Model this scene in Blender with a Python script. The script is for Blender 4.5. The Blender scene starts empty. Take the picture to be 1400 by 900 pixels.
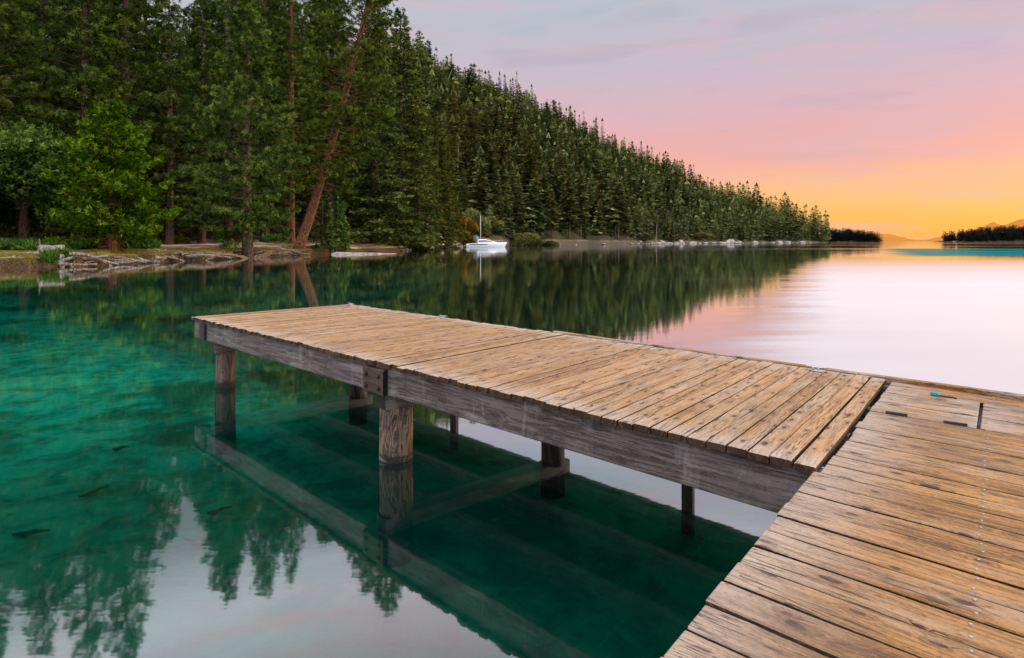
import bpy, math, random
import numpy as np
from mathutils import Vector
S = bpy.context.scene
C = S.collection
R = math.radians
rng = np.random.default_rng(7)
random.seed(7)

# ------------------------------------------------------------------ camera figures (level camera, shifted lens)
F = 775.0; HZ = 330.0; CH = 1.77          # focal length and horizon in photo pixels, eye height in metres
U = 0.95                                   # eye height above the deck
ZD = CH - U                                # deck level above the lake


def q_of(px): return (px - 700.0) / F


# ------------------------------------------------------------------ object helpers
def tag(o, label=None, cat=None, group=None, kind=None):
    if label: o['label'] = label
    if cat: o['category'] = cat
    if group: o['group'] = group
    if kind: o['kind'] = kind
    return o


def thing(name, label, cat, loc=(0, 0, 0), rz=0.0, group=None):
    o = bpy.data.objects.new(name, None); C.objects.link(o)
    o.location = loc; o.rotation_euler = (0, 0, rz); o.empty_display_size = 0.3
    return tag(o, label, cat, group)


def np_mesh(name, v, faces, mats, attrs=None, smooth=False, mi=None):
    """v (N,3); faces: list of int arrays (M,k)"""
    me = bpy.data.meshes.new(name)
    v = np.asarray(v, dtype=np.float32)
    faces = [np.asarray(f, dtype=np.int32) for f in faces if len(f)]
    me.vertices.add(len(v)); me.vertices.foreach_set('co', v.ravel())
    nl = sum(f.size for f in faces); nf = sum(len(f) for f in faces)
    me.loops.add(nl); me.polygons.add(nf)
    me.loops.foreach_set('vertex_index', np.concatenate([f.ravel() for f in faces]))
    tot = np.concatenate([np.full(len(f), f.shape[1], np.int32) for f in faces])
    st = np.zeros(nf, np.int32); st[1:] = np.cumsum(tot)[:-1]
    me.polygons.foreach_set('loop_start', st)
    if mi is not None: me.polygons.foreach_set('material_index', np.asarray(mi, np.int32))
    me.update(calc_edges=True)
    me.polygons.foreach_set('use_smooth', np.full(nf, bool(smooth)))
    for k, a in (attrs or {}).items():
        at = me.attributes.new(k, 'FLOAT', 'POINT'); at.data.foreach_set('value', np.asarray(a, np.float32))
    for m in (mats if isinstance(mats, (list, tuple)) else [mats]): me.materials.append(m)
    return me


def link(name, me, parent=None):
    o = bpy.data.objects.new(name, me); C.objects.link(o)
    if parent is not None: o.parent = parent
    return o


class MB:
    """collects boards, tubes, boxes in world (or local) coordinates into one mesh"""
    def __init__(s): s.v = []; s.f3 = []; s.f4 = []; s.gu = []; s.gv = []; s.bid = []; s.en = []; s.n = 0

    def add(s, v, quads=(), tris=(), gu=None, gv=None, bid=0.0, en=1.0):
        v = np.asarray(v, float).reshape(-1, 3); k = len(v)
        s.v.append(v)
        if len(quads): s.f4.append(np.asarray(quads) + s.n)
        if len(tris): s.f3.append(np.asarray(tris) + s.n)
        s.gu.append(v[:, 0] if gu is None else np.asarray(gu, float)); s.gv.append(v[:, 1] if gv is None else np.asarray(gv, float))
        s.bid.append(np.full(k, bid)); s.en.append(np.full(k, en) if np.isscalar(en) else np.asarray(en, float))
        s.n += k

    def board(s, a, b, w, th, up=(0, 0, 1), nseg=8, cham=0.005, wob=0.0, bid=None, bow=0.0, dirty=False):
        """plank whose top centre line runs a->b, `up` is the normal of its top"""
        a = np.asarray(a, float); b = np.asarray(b, float); up = np.asarray(up, float)
        d = b - a; L = np.linalg.norm(d); d /= L
        side = np.cross(up, d); side /= np.linalg.norm(side); up = np.cross(d, side)
        c = cham
        prof = np.array([(-w / 2, -th), (-w / 2, -c), (-w / 2 + c, 0), (w / 2 - c, 0), (w / 2, -c), (w / 2, -th)])
        arc = np.concatenate([[0], np.cumsum(np.linalg.norm(np.diff(prof, axis=0), axis=1))])
        k = len(prof); u0 = rng.uniform(0, 20)
        if bid is None: bid = rng.uniform()
        V = []; gu = []; gv = []; en = []
        js = np.concatenate([[0, c], np.linspace(0, L, nseg + 1)[1:-1], [L - c, L]])
        for i, u in enumerate(js):
            end = i in (0, len(js) - 1)
            ww = rng.normal(0, wob, 2); zz = rng.normal(0, wob * 0.5) + bow * math.sin(math.pi * u / L)
            for j, (x, z) in enumerate(prof):
                x2 = x + (ww[0] if x < 0 else ww[1]); z2 = z + zz
                if end: z2 = z2 if z < -c * 1.5 else z2 - c * 0.7; x2 *= 0.99
                V.append(a + d * u + side * x2 + up * z2); gu.append(u0 + u); gv.append(arc[j]); en.append(min(u, L - u))
        m = len(js); Q = []
        for i in range(m - 1):
            for j in range(k):
                j2 = (j + 1) % k
                Q.append((i * k + j, i * k + j2, (i + 1) * k + j2, (i + 1) * k + j))
        if dirty:      # dirt and painted gap shade blacken the sides of deck planks
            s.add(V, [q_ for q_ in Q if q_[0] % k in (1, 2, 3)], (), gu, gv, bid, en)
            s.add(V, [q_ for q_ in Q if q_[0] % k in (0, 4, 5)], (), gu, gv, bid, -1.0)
        else: s.add(V, Q, (), gu, gv, bid, en)
        for base, fl in ((0, 1), ((m - 1) * k, 0)):
            idx = list(range(k))[::-1] if fl else list(range(k))
            s.add(V[base:base + k], (), [(idx[0], idx[t], idx[t + 1]) for t in range(1, k - 1)], gu[base:base + k], gv[base:base + k], bid, -1.0)

    def tube(s, pts, rad, sides=8, cap=True, bid=None, wob=0.0):
        pts = np.asarray(pts, float); m = len(pts)
        rad = np.full(m, rad) if np.isscalar(rad) else np.asarray(rad, float)
        T = np.gradient(pts, axis=0); T /= np.linalg.norm(T, axis=1)[:, None] + 1e-12
        ref = np.array([1.0, 0, 0]) if abs(T[:, 0]).mean() < 0.8 else np.array([0, 1.0, 0])
        A = np.cross(T, ref); A /= np.linalg.norm(A, axis=1)[:, None]; B = np.cross(T, A)
        th = np.arange(sides + 1) / sides * 2 * np.pi
        ww = 1 + rng.normal(0, wob, (1, sides + 1)) if wob else np.ones((1, sides + 1))
        ww[:, -1] = ww[:, 0]
        P = pts[:, None, :] + (A[:, None, :] * np.cos(th)[None, :, None] + B[:, None, :] * np.sin(th)[None, :, None]) * (rad[:, None] * ww)[:, :, None]
        k = sides + 1
        ln = np.concatenate([[0], np.cumsum(np.linalg.norm(np.diff(pts, axis=0), axis=1))])
        gu = np.repeat(ln, k) + rng.uniform(0, 10); gv = np.tile(th, m) * rad.mean()
        i = np.arange(m - 1)[:, None] * k; j = np.arange(sides)[None, :]
        Q = np.stack([i + j, i + j + 1, i + k + j + 1, i + k + j], -1).reshape(-1, 4)
        V = P.reshape(-1, 3); tr = []
        if cap:
            V = np.vstack([V, pts[0], pts[-1]]); gu = np.append(gu, [gu[0], gu[-1]]); gv = np.append(gv, [0, 0])
            for jj in range(sides):
                tr.append((m * k, jj + 1, jj)); tr.append((m * k + 1, (m - 1) * k + jj, (m - 1) * k + jj + 1))
        s.add(V, Q, tr, gu, gv, rng.uniform() if bid is None else bid, 1.0)

    def box(s, c, sx, sy, sz, ax=(1, 0, 0), ch=0.0):
        """box centred at c, x axis along ax (horizontal)"""
        ax = np.asarray(ax, float); ax /= np.linalg.norm(ax); ay = np.array([-ax[1], ax[0], 0])
        pr = []
        for x in (-1, 1):
            for y, z in ((-1, -1), (1, -1), (1, 1), (-1, 1)):
                pr.append(np.asarray(c) + ax * x * sx / 2 + ay * y * sy / 2 + np.array([0, 0, z * sz / 2]))
        Q = [(0, 3, 2, 1), (4, 5, 6, 7), (0, 1, 5, 4), (1, 2, 6, 5), (2, 3, 7, 6), (3, 0, 4, 7)]
        s.add(pr, Q)

    def build(s, name, mat, parent=None, smooth=False, origin=None):
        v = np.vstack(s.v)
        if origin is None: origin = np.array(parent.location) if parent is not None else np.zeros(3)
        f = [np.vstack(s.f4)] if s.f4 else []
        if s.f3: f.append(np.vstack(s.f3))
        me = np_mesh(name, v - origin, f, mat, dict(gu=np.concatenate(s.gu), gv=np.concatenate(s.gv), bid=np.concatenate(s.bid), en=np.concatenate(s.en)), smooth)
        o = link(name, me, parent)
        if parent is None: o.location = origin
        return o


# ------------------------------------------------------------------ node helpers
class T:
    def __init__(s, name, world=None):
        if world is None:
            s.m = bpy.data.materials.new(name); s.m.use_nodes = True; s.t = s.m.node_tree
        else:
            s.m = world; s.t = world.node_tree
        s.t.nodes.clear()

    def n(s, typ, ins=None, **pr):
        x = s.t.nodes.new(typ)
        for k, v in pr.items(): setattr(x, k, v)
        for k, v in (ins or {}).items():
            if isinstance(v, bpy.types.NodeSocket): s.t.links.new(v, x.inputs[k])
            else: x.inputs[k].default_value = v
        return x

    def math(s, op, a, b=0.0, c=0.0, clamp=False):
        return s.n('ShaderNodeMath', {0: a, 1: b, 2: c}, operation=op, use_clamp=clamp).outputs[0]

    def xyz(s, x, y, z=0.0): return s.n('ShaderNodeCombineXYZ', {0: x, 1: y, 2: z}).outputs[0]

    def attr(s, k): return s.n('ShaderNodeAttribute', attribute_name=k).outputs['Fac']

    def noise(s, v, scale=1.0, detail=3.0, rough=0.55, dist=0.0):
        return s.n('ShaderNodeTexNoise', {'Vector': v, 'Scale': scale, 'Detail': detail, 'Roughness': rough, 'Distortion': dist}).outputs[0]

    def mr(s, v, a, b, c=0.0, d=1.0, smooth=True):
        return s.n('ShaderNodeMapRange', {0: v, 1: a, 2: b, 3: c, 4: d}, interpolation_type='SMOOTHSTEP' if smooth else 'LINEAR').outputs[0]

    def mix(s, f, a, b, blend='MIX'):
        x = s.n('ShaderNodeMix', data_type='RGBA', blend_type=blend)
        for i, v in ((0, f), (6, a), (7, b)):
            if isinstance(v, bpy.types.NodeSocket): s.t.links.new(v, x.inputs[i])
            else: x.inputs[i].default_value = v if i == 0 else (*v[:3], 1)
        return x.outputs[2]

    def ramp(s, f, st):
        x = s.n('ShaderNodeValToRGB', {0: f}); e = x.color_ramp.elements
        while len(e) < len(st): e.new(0.5)
        for k, (p, c) in enumerate(st): e[k].position = p; e[k].color = (*c[:3], 1) if not np.isscalar(c) else (c, c, c, 1)
        return x.outputs[0]

    def obj(s): return s.n('ShaderNodeTexCoord').outputs['Object']

    def out(s, sh): s.n('ShaderNodeOutputMaterial', {0: sh}); return s.m

    def pbr(s, col, rough=0.7, spec=0.3, bump=None, bs=0.3, bd=0.02, **kw):
        ins = {'Base Color': col if isinstance(col, bpy.types.NodeSocket) else (*col, 1), 'Roughness': rough, 'Specular IOR Level': spec}
        ins.update(kw)
        if bump is not None:
            ins['Normal'] = s.n('ShaderNodeBump', {'Height': bump, 'Strength': bs, 'Distance': bd}).outputs[0]
        return s.out(s.n('ShaderNodeBsdfPrincipled', ins).outputs[0])


def wood(name, light, dark, grey, knotc, thr=0.45, su=5.0, sv=12.0, g0=0.35, g1=0.75, endg=0.3, endd=0.25, rad=(0.10, 0.17),
         fine=130.0, rings=0.25, crack=0.63, warp=0.02, wetz=None, rough=0.75, var=0.35, drips=0.0):
    t = T(name)
    gu, gv, bid, en = t.attr('gu'), t.attr('gv'), t.attr('bid'), t.attr('en')
    b9 = t.math('MULTIPLY', bid, 93.7)
    u = t.math('ADD', gu, b9)
    w = t.noise(t.xyz(t.math('MULTIPLY', u, 1.7), t.math('MULTIPLY', gv, 7.0), b9), 1.0, 2.0)
    v = t.math('MULTIPLY_ADD', t.math('SUBTRACT', w, 0.5), warp * 2, gv)
    vk = t.n('ShaderNodeTexVoronoi', {'Vector': t.xyz(t.math('MULTIPLY', u, su), t.math('MULTIPLY_ADD', v, sv, b9)), 'Scale': 1.0, 'Randomness': 0.95}, voronoi_dimensions='2D')
    sp = t.n('ShaderNodeSeparateColor', {0: vk.outputs['Color']})
    bwk = t.n('ShaderNodeTexWhiteNoise', {'W': t.math('ADD', b9, 3.3)}, noise_dimensions='1D')
    ex = t.math('GREATER_THAN', sp.outputs[0], t.math('MULTIPLY_ADD', bwk.outputs[0], .55, thr - .2))
    wob = t.noise(t.xyz(t.math('MULTIPLY', u, su * 5), t.math('MULTIPLY', v, sv * 4), b9), 1.0, 3.0)
    dist = t.math('MULTIPLY_ADD', t.math('SUBTRACT', wob, 0.5), 0.16, vk.outputs['Distance'])
    rd = t.math('MULTIPLY_ADD', sp.outputs[1], rad[1], rad[0])
    km = t.math('MULTIPLY', t.mr(t.math('DIVIDE', dist, rd), 1.05, 0.75), ex)
    halo = t.math('MULTIPLY', t.mr(t.math('DIVIDE', vk.outputs['Distance'], rd), 3.2, 0.5), ex)
    G = t.math('MULTIPLY_ADD', halo, 3.0, t.math('MULTIPLY', v, fine))
    gr = t.noise(t.xyz(t.math('MULTIPLY', u, 6.5), G, b9), 1.0, 6.0, 0.72)
    ringn = t.noise(t.xyz(t.math('MULTIPLY', u, 0.8), t.math('MULTIPLY', v, 14), b9), 1.0, 2.0)
    rg = t.math('MULTIPLY_ADD', t.math('SINE', t.math('ADD', t.math('MULTIPLY', ringn, 38.0), t.math('MULTIPLY', halo, 10.0))), 0.5, 0.5)
    g = t.math('ADD', t.math('MULTIPLY', gr, 1 - rings), t.math('MULTIPLY', rg, rings))
    col = t.mix(t.mr(g, 0.34, 0.62), dark, light)
    bw = t.n('ShaderNodeTexWhiteNoise', {'W': b9}, noise_dimensions='1D')
    col = t.mix(var, col, t.mix(bw.outputs[0], dark, light), 'MIX')
    blot = t.noise(t.xyz(t.math('MULTIPLY', u, 1.1), t.math('MULTIPLY', v, 9.0), t.math('ADD', b9, 5.0)), 1.0, 5.0, 0.65)
    endf = t.mr(t.math('ADD', en, t.math('MULTIPLY', t.math('SUBTRACT', blot, 0.5), endd)), endd, 0.0, 0.0, endg)
    gf = t.math('ADD', t.mr(blot, g0, g1, 0.0, 0.75), endf, clamp=True)
    gcol = t.mix(t.mr(gr, 0.35, 0.65), tuple(c * 0.62 for c in grey), grey)
    col = t.mix(gf, col, gcol)
    col = t.mix(t.math('MULTIPLY', halo, 0.4), col, tuple(c * 0.55 for c in dark))
    col = t.mix(t.math('MULTIPLY', km, 0.9), col, t.mix(t.mr(wob, 0.35, 0.65), knotc, tuple(c * 2.6 for c in knotc)))
    ck = t.noise(t.xyz(t.math('MULTIPLY', u, 8.0), t.math('MULTIPLY_ADD', halo, 2.0, t.math('MULTIPLY', v, fine * 1.15)), t.math('ADD', b9, 9.0)), 1.0, 2.0)
    cm = t.math('MULTIPLY', t.mr(ck, crack, crack + 0.025), t.mr(t.noise(t.xyz(t.math('MULTIPLY', u, 1.3), t.math('MULTIPLY', v, 10), b9), 1.0, 2.0), 0.42, 0.6))
    col = t.mix(t.math('MULTIPLY', cm, 0.85), col, (0.02, 0.014, 0.01))
    sd = t.noise(t.xyz(t.math('MULTIPLY', u, 3.0), t.math('MULTIPLY', v, 16), b9), 1.0, 4.0, 0.7)
    col = t.mix(t.mr(sd, 0.56, 0.75, 0.0, 0.5), col, tuple(c * 0.35 for c in dark))
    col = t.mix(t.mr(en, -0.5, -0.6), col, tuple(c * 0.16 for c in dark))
    if wetz is not None:
        z = t.n('ShaderNodeSeparateXYZ', {0: t.n('ShaderNodeNewGeometry').outputs['Position']}).outputs[2]
        zz = t.math('MULTIPLY_ADD', t.math('SUBTRACT', wob, 0.5), 0.10, z)
        col = t.mix(t.mr(zz, wetz + 0.05, wetz), col, (0.012, 0.011, 0.009))
    if drips:
        dn_ = t.noise(t.xyz(t.math('MULTIPLY', u, 8.0), t.math('MULTIPLY', v, 2.2), b9), 1.0, 4.0, 0.7, 0.6)
        col = t.mix(t.math('MULTIPLY', t.mr(dn_, 0.56, 0.68), drips), col, grey)
        d2 = t.noise(t.xyz(t.math('MULTIPLY', u, 2.6), t.math('MULTIPLY', v, 5), t.math('ADD', b9, 2)), 1.0, 6.0, 0.75)
        col = t.mix(t.mr(d2, 0.52, 0.68, 0, 0.75), col, tuple(c * 0.35 for c in dark))
    speck = t.noise(t.xyz(t.math('MULTIPLY', u, 26.0), t.math('MULTIPLY', v, 90.0), b9), 1.0, 2.0)
    col = t.mix(t.mr(speck, 0.66, 0.74, 0, 0.6), col, tuple(c * 0.3 for c in dark))
    pore = t.noise(t.xyz(t.math('MULTIPLY', u, 60.0), t.math('MULTIPLY', v, 110.0), b9), 1.0, 4.0, 0.8)
    col = t.mix(t.mr(pore, 0.5, 0.68, 0, 0.45), col, tuple(c * 0.45 for c in dark))
    col = t.mix(t.math('MULTIPLY', t.mr(pore, 0.5, 0.32, 0, 0.3), t.math('SUBTRACT', 1.0, t.math('MAXIMUM', km, t.math('MULTIPLY', cm, .8)))), col, tuple(min(1, c * 1.5) for c in light))
    wsn = t.noise(t.n('ShaderNodeNewGeometry').outputs['Position'], 1.1, 5, .65)
    col = t.mix(t.mr(wsn, .52, .72, 0, .42), col, t.mix(.5, tuple(c * .5 for c in dark), tuple(c * .35 for c in grey)))
    h = t.math('SUBTRACT', t.math('MULTIPLY', g, 0.35), t.math('ADD', t.math('MULTIPLY', cm, 0.9), t.math('MULTIPLY', km, 0.5)))
    return t.pbr(col, rough, 0.25, h, 0.65, 0.004)


# decking, beams, piles
M = {}
M['deck'] = wood('deck_wood', (0.375, 0.21, 0.092), (0.135, 0.064, 0.025), (0.40, 0.31, 0.24), (0.035, 0.022, 0.022), thr=0.35, su=6.0, sv=14.0, g0=0.42, g1=0.75, endg=0.8, endd=0.25, rad=(0.06, 0.12), var=0.5, crack=0.585)
M['walk'] = wood('walkway_wood', (0.335, 0.172, 0.060), (0.105, 0.044, 0.015), (0.37, 0.285, 0.225), (0.035, 0.023, 0.021), thr=0.47, su=4.6, sv=12.0, g0=0.46, g1=0.8, endg=0.85, endd=0.38, rings=0.3, rad=(0.05, 0.12), crack=0.575, var=0.5)
M['beam'] = wood('grey_beam_wood', (0.135, 0.113, 0.105), (0.045, 0.035, 0.032), (0.34, 0.31, 0.295), (0.03, 0.025, 0.03), thr=0.6, su=2.6, sv=8.0, rad=(0.06, 0.10), g0=0.5, g1=0.8, endg=0.1, rings=0.35, fine=110, drips=0.22, crack=0.57)
M['pile'] = wood('pile_wood', (0.20, 0.14, 0.10), (0.030, 0.019, 0.014), (0.33, 0.29, 0.27), (0.05, 0.04, 0.04), thr=0.6, su=3.5, sv=6.0, g0=0.5, g1=0.75, endg=0, rings=0.75, fine=45, warp=0.12, wetz=0.035, drips=0.6)
M['pile2'] = wood('dark_pile_wood', (0.12, 0.085, 0.062), (0.020, 0.014, 0.011), (0.17, 0.145, 0.13), (0.03, 0.02, 0.02), thr=0.6, su=3.5, sv=6.0, g0=0.5, g1=0.75, endg=0, rings=0.5, fine=55, warp=0.08, wetz=0.05)
M['block'] = wood('dark_block_wood', (0.06, 0.037, 0.026), (0.018, 0.013, 0.011), (0.12, 0.075, 0.045), (0.01, 0.008, 0.008), thr=0.9, su=3, sv=9, g0=0.5, g1=0.7, fine=60)
t = T('galvanised_steel'); M['steel'] = t.pbr(t.mix(t.noise(t.obj(), 60), (0.28, 0.29, 0.31), (0.55, 0.56, 0.58)), 0.42, 0.5, Metallic=0.85)
t = T('black_iron'); M['iron'] = t.pbr(t.mix(t.noise(t.obj(), 80), (0.012, 0.011, 0.011), (0.05, 0.035, 0.028)), 0.55, 0.4, Metallic=0.4)
t = T('turquoise_plastic'); M['turq'] = t.pbr(t.mix(t.noise(t.obj(), 70), (0.01, 0.17, 0.19), (0.03, 0.30, 0.30)), 0.45)
t = T('screw_metal'); M['screw'] = t.pbr(t.mix(t.noise(t.obj(), 9), (0.12, 0.115, 0.11), (0.42, 0.41, 0.40)), 0.4, 0.5)


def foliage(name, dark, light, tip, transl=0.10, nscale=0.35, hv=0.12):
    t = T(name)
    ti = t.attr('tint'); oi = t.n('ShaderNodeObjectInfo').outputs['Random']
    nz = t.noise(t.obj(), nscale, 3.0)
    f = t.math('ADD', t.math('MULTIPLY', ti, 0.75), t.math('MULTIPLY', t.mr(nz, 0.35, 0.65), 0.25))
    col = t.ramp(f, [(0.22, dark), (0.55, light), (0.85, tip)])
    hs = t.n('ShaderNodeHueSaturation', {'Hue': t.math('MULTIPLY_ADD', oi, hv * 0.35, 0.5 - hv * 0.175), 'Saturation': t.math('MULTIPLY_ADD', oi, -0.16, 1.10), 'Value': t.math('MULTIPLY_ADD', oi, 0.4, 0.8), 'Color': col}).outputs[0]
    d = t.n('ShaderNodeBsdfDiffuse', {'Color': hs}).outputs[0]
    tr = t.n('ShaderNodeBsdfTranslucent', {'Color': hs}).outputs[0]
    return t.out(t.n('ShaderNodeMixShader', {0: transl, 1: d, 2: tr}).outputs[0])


M['pine'] = foliage('pine_needles', (0.012, 0.024, 0.005), (0.068, 0.108, 0.020), (0.215, 0.265, 0.055))
M['fir'] = foliage('fir_needles', (0.016, 0.027, 0.006), (0.092, 0.118, 0.023), (0.27, 0.275, 0.06))
M['cedar'] = foliage('cedar_sprays', (0.014, 0.036, 0.005), (0.075, 0.145, 0.017), (0.25, 0.35, 0.05), hv=0.02)
M['leafy'] = foliage('broad_leaves', (0.012, 0.026, 0.004), (0.06, 0.105, 0.014), (0.17, 0.225, 0.045), hv=0.02)
M['willow'] = foliage('willow_leaves', (0.05, 0.06, 0.015), (0.15, 0.15, 0.045), (0.27, 0.25, 0.09), hv=0.05)
M['orange'] = foliage('autumn_leaves', (0.06, 0.05, 0.010), (0.22, 0.13, 0.02), (0.50, 0.20, 0.03), hv=0.02)
M['hillfir'] = foliage('hillside_needles', (0.024, 0.033, 0.011), (0.125, 0.140, 0.045), (0.30, 0.29, 0.09), transl=0.08, nscale=0.2, hv=0.22)
M['fern'] = foliage('fern_leaves', (0.02, 0.05, 0.01), (0.06, 0.13, 0.02), (0.12, 0.22, 0.04))
M['grass'] = foliage('grass_blades', (0.08, 0.08, 0.012), (0.20, 0.17, 0.03), (0.34, 0.24, 0.05))
M['farwood'] = foliage('far_needles', (0.012, 0.016, 0.014), (0.03, 0.036, 0.03), (0.05, 0.055, 0.04), transl=0.1)


def bark(name, a, b, c):
    t = T(name); o = t.obj()
    st = t.n('ShaderNodeMapping', {'Vector': o, 'Scale': (5, 5, 1.1)}).outputs[0]
    n1 = t.noise(st, 2.2, 5, 0.65, 0.6); n2 = t.noise(o, 0.5, 3)
    col = t.mix(t.mr(n1, 0.38, 0.62), a, t.mix(n2, b, c))
    return t.pbr(col, 0.9, 0.1, n1, 0.9, 0.08)


M['redbark'] = bark('orange_pine_bark', (0.045, 0.022, 0.013), (0.30, 0.125, 0.055), (0.20, 0.09, 0.05))
M['bark'] = bark('brown_bark', (0.028, 0.019, 0.014), (0.12, 0.075, 0.05), (0.17, 0.11, 0.08))
M['deadwood'] = bark('bleached_wood', (0.12, 0.10, 0.09), (0.42, 0.37, 0.33), (0.32, 0.26, 0.22))
M['root'] = bark('root_wood', (0.06, 0.04, 0.03), (0.40, 0.30, 0.22), (0.26, 0.17, 0.11))
t = T('granite'); o = t.obj(); n1 = t.noise(o, 1.3, 6, 0.65)
M['rock'] = t.pbr(t.mix(t.mr(n1, 0.35, 0.65), (0.16, 0.13, 0.12), (0.42, 0.37, 0.34)), 0.9, 0.15, n1, 0.8, 0.2)

# ------------------------------------------------------------------ terrain
PXS = [-900, -300, 0, 150, 300, 420, 540, 600, 640, 690, 850, 1000, 1135]
YSH = [20, 31, 37, 41.6, 55, 72, 98, 138, 180, 205, 305, 457, 690]
QT = np.array([q_of(p) for p in PXS])
EPX = [-900, 0, 300, 450, 570, 640, 700, 760, 830, 900, 960, 1020, 1080, 1110, 1135]
EPY = [90, 80, 85, 82, 88, 122, 146, 170, 205, 236, 264, 291, 311, 321, 327]
EV = (HZ - np.array(EPY)) / F
YR = np.array([430, 430, 430, 450, 480, 520, 550, 580, 600, 630, 660, 690, 715, 725, 735.])
EQ = np.array([q_of(p) for p in EPX])


def yshore(q): return np.interp(q, QT, YSH) * (1 + 0.012 * np.sin(q * 61) + 0.01 * np.sin(q * 143 + 1))


def ground(q, Y):
    """height of the land at plan position (q*Y, Y)"""
    q = np.asarray(q, float); Y = np.asarray(Y, float)
    ys = yshore(q); yr = np.interp(q, EQ, YR); e = np.interp(q, EQ, EV)
    d = Y - ys; tt = np.clip(d / (yr - ys), 0, 1.6)
    flat = np.interp(q, [q_of(420), q_of(640)], [1.0, 0.0])
    pw = 1.05 + 0.9 * flat
    bank = 0.62 * np.clip(d / 0.9, -2, 1) + 0.5 * np.clip(d / 9.0, 0, 1)
    k = np.interp(q, [q_of(540), q_of(690), q_of(1000)], [1.0, 0.9, 0.7])
    z = bank * k + np.where(tt < 1, yr * e * np.minimum(tt, 1) ** pw, yr * e * (1 - 0.30 * (tt - 1)))
    x = q * Y
    bump = np.sin(x * 0.11 + Y * 0.05) * np.sin(Y * 0.083 - x * 0.03) * 1.6 + np.sin(x * 0.31) * np.sin(Y * 0.27) * 0.5
    z = z + bump * np.clip((d - 12) / 60, 0, 1) + 0.06 * np.sin(x * 1.3) * np.sin(Y * 1.7) * np.clip(d / 2, 0, 1)
    return z


qs = np.concatenate([np.linspace(q_of(-900), q_of(-80), 24)[:-1], np.linspace(q_of(-80), q_of(700), 170)[:-1], np.linspace(q_of(700), q_of(1135), 80)])
ts = np.concatenate([[-2.0, -0.9, -0.3, 0.15, 0.45, 0.8, 1.2, 2, 3, 4.5, 6, 8, 11, 15, 20, 26], np.linspace(34, 760, 56)])
QQ, DD = np.meshgrid(qs, ts, indexing='ij')
YY = yshore(QQ) + DD
ZZ = ground(QQ, YY)
tip = np.clip((q_of(1135) - QQ) / 0.02, 0, 1)
ZZ = np.where(DD > 1, ZZ * (0.15 + 0.85 * tip) - (1 - tip) * 2.0, ZZ)
V = np.stack([QQ * YY, YY, ZZ], -1).reshape(-1, 3)
n0, n1_ = QQ.shape
i = np.arange(n0 - 1)[:, None] * n1_; j = np.arange(n1_ - 1)[None, :]
quads = np.stack([i + j, i + n1_ + j, i + n1_ + j + 1, i + j + 1], -1).reshape(-1, 4)
t = T('forest_floor'); o = t.obj()
dsh = t.attr('inland')
na = t.noise(o, 0.5, 5, 0.6); nb = t.noise(o, 0.18, 3); nc = t.noise(o, 6.0, 5, 0.7)
duff = t.mix(t.mr(nc, 0.35, 0.65), (0.10, 0.05, 0.026), (0.25, 0.135, 0.065))
gcol = t.mix(t.mr(nc, 0.35, 0.65), (0.12, 0.11, 0.018), (0.26, 0.19, 0.04))
sand = t.mix(nc, (0.34, 0.25, 0.19), (0.50, 0.39, 0.31))
col = t.mix(t.math('MULTIPLY', t.mr(na, 0.4, 0.55), t.mr(dsh, 9, 5)), duff, gcol)
col = t.mix(t.mr(t.math('ADD', nb, t.math('MULTIPLY', na, 0.25)), 0.62, 0.7), col, sand)
bankc = t.mix(t.mr(nc, 0.35, 0.65), (0.014, 0.009, 0.006), (0.12, 0.066, 0.03))
col = t.mix(t.mr(dsh, 1.3, 0.7), col, bankc)
rk = t.mix(t.mr(nc, 0.3, 0.7), (0.14, 0.11, 0.09), (0.34, 0.29, 0.25))
hillc = t.mix(t.mr(t.noise(o, 0.06, 4), 0.6, 0.72), t.mix(nc, (0.025, 0.024, 0.012), (0.05, 0.045, 0.02)), rk)
col = t.mix(t.mr(dsh, 20, 45), col, hillc)
far = t.attr('far')
col = t.mix(t.math('MULTIPLY', far, t.mr(dsh, 3.0, 7.0)), col, hillc)
col = t.mix(t.math('MULTIPLY', far, t.mr(dsh, 7.0, 3.0)), col, t.mix(t.mr(nc, .4, .6), (0.025, 0.022, 0.014), (0.13, 0.105, 0.08)))
M['ground'] = t.pbr(col, 0.95, 0.1, nc, 0.7, 0.15)
me = np_mesh('shore', V, [quads], M['ground'], dict(inland=DD.ravel(), far=np.interp(QQ.ravel(), [q_of(600), q_of(720)], [0, 1])), True)
tag(link('shore', me), kind='structure')

# lake bed: one sheet reaching past the horizon
us = np.linspace(-9.2, 9.2, 330); ax = 6.0 * np.sinh(us)
X, Y = np.meshgrid(ax, ax + 6, indexing='ij')
qq = np.clip(X / np.maximum(Y, 1.0), q_of(-900), q_of(1135))
sd_ = np.where(Y > 1, yshore(qq) - Y, 30.0)


def bed_z(X, Y, sd_):
    z = -np.clip(0.25 + 0.035 * sd_, 0.35, 0.8) - np.clip((np.hypot(X, Y) - 30) * 0.02, 0, 3)
    return np.where(sd_ < 0, -1.2, z) + 0.04 * np.sin(X * 1.1 + 0.7 * Y) * np.sin(Y * 0.9) + 0.02 * np.sin(X * 2.7) * np.sin(Y * 2.3 + 1)


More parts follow.
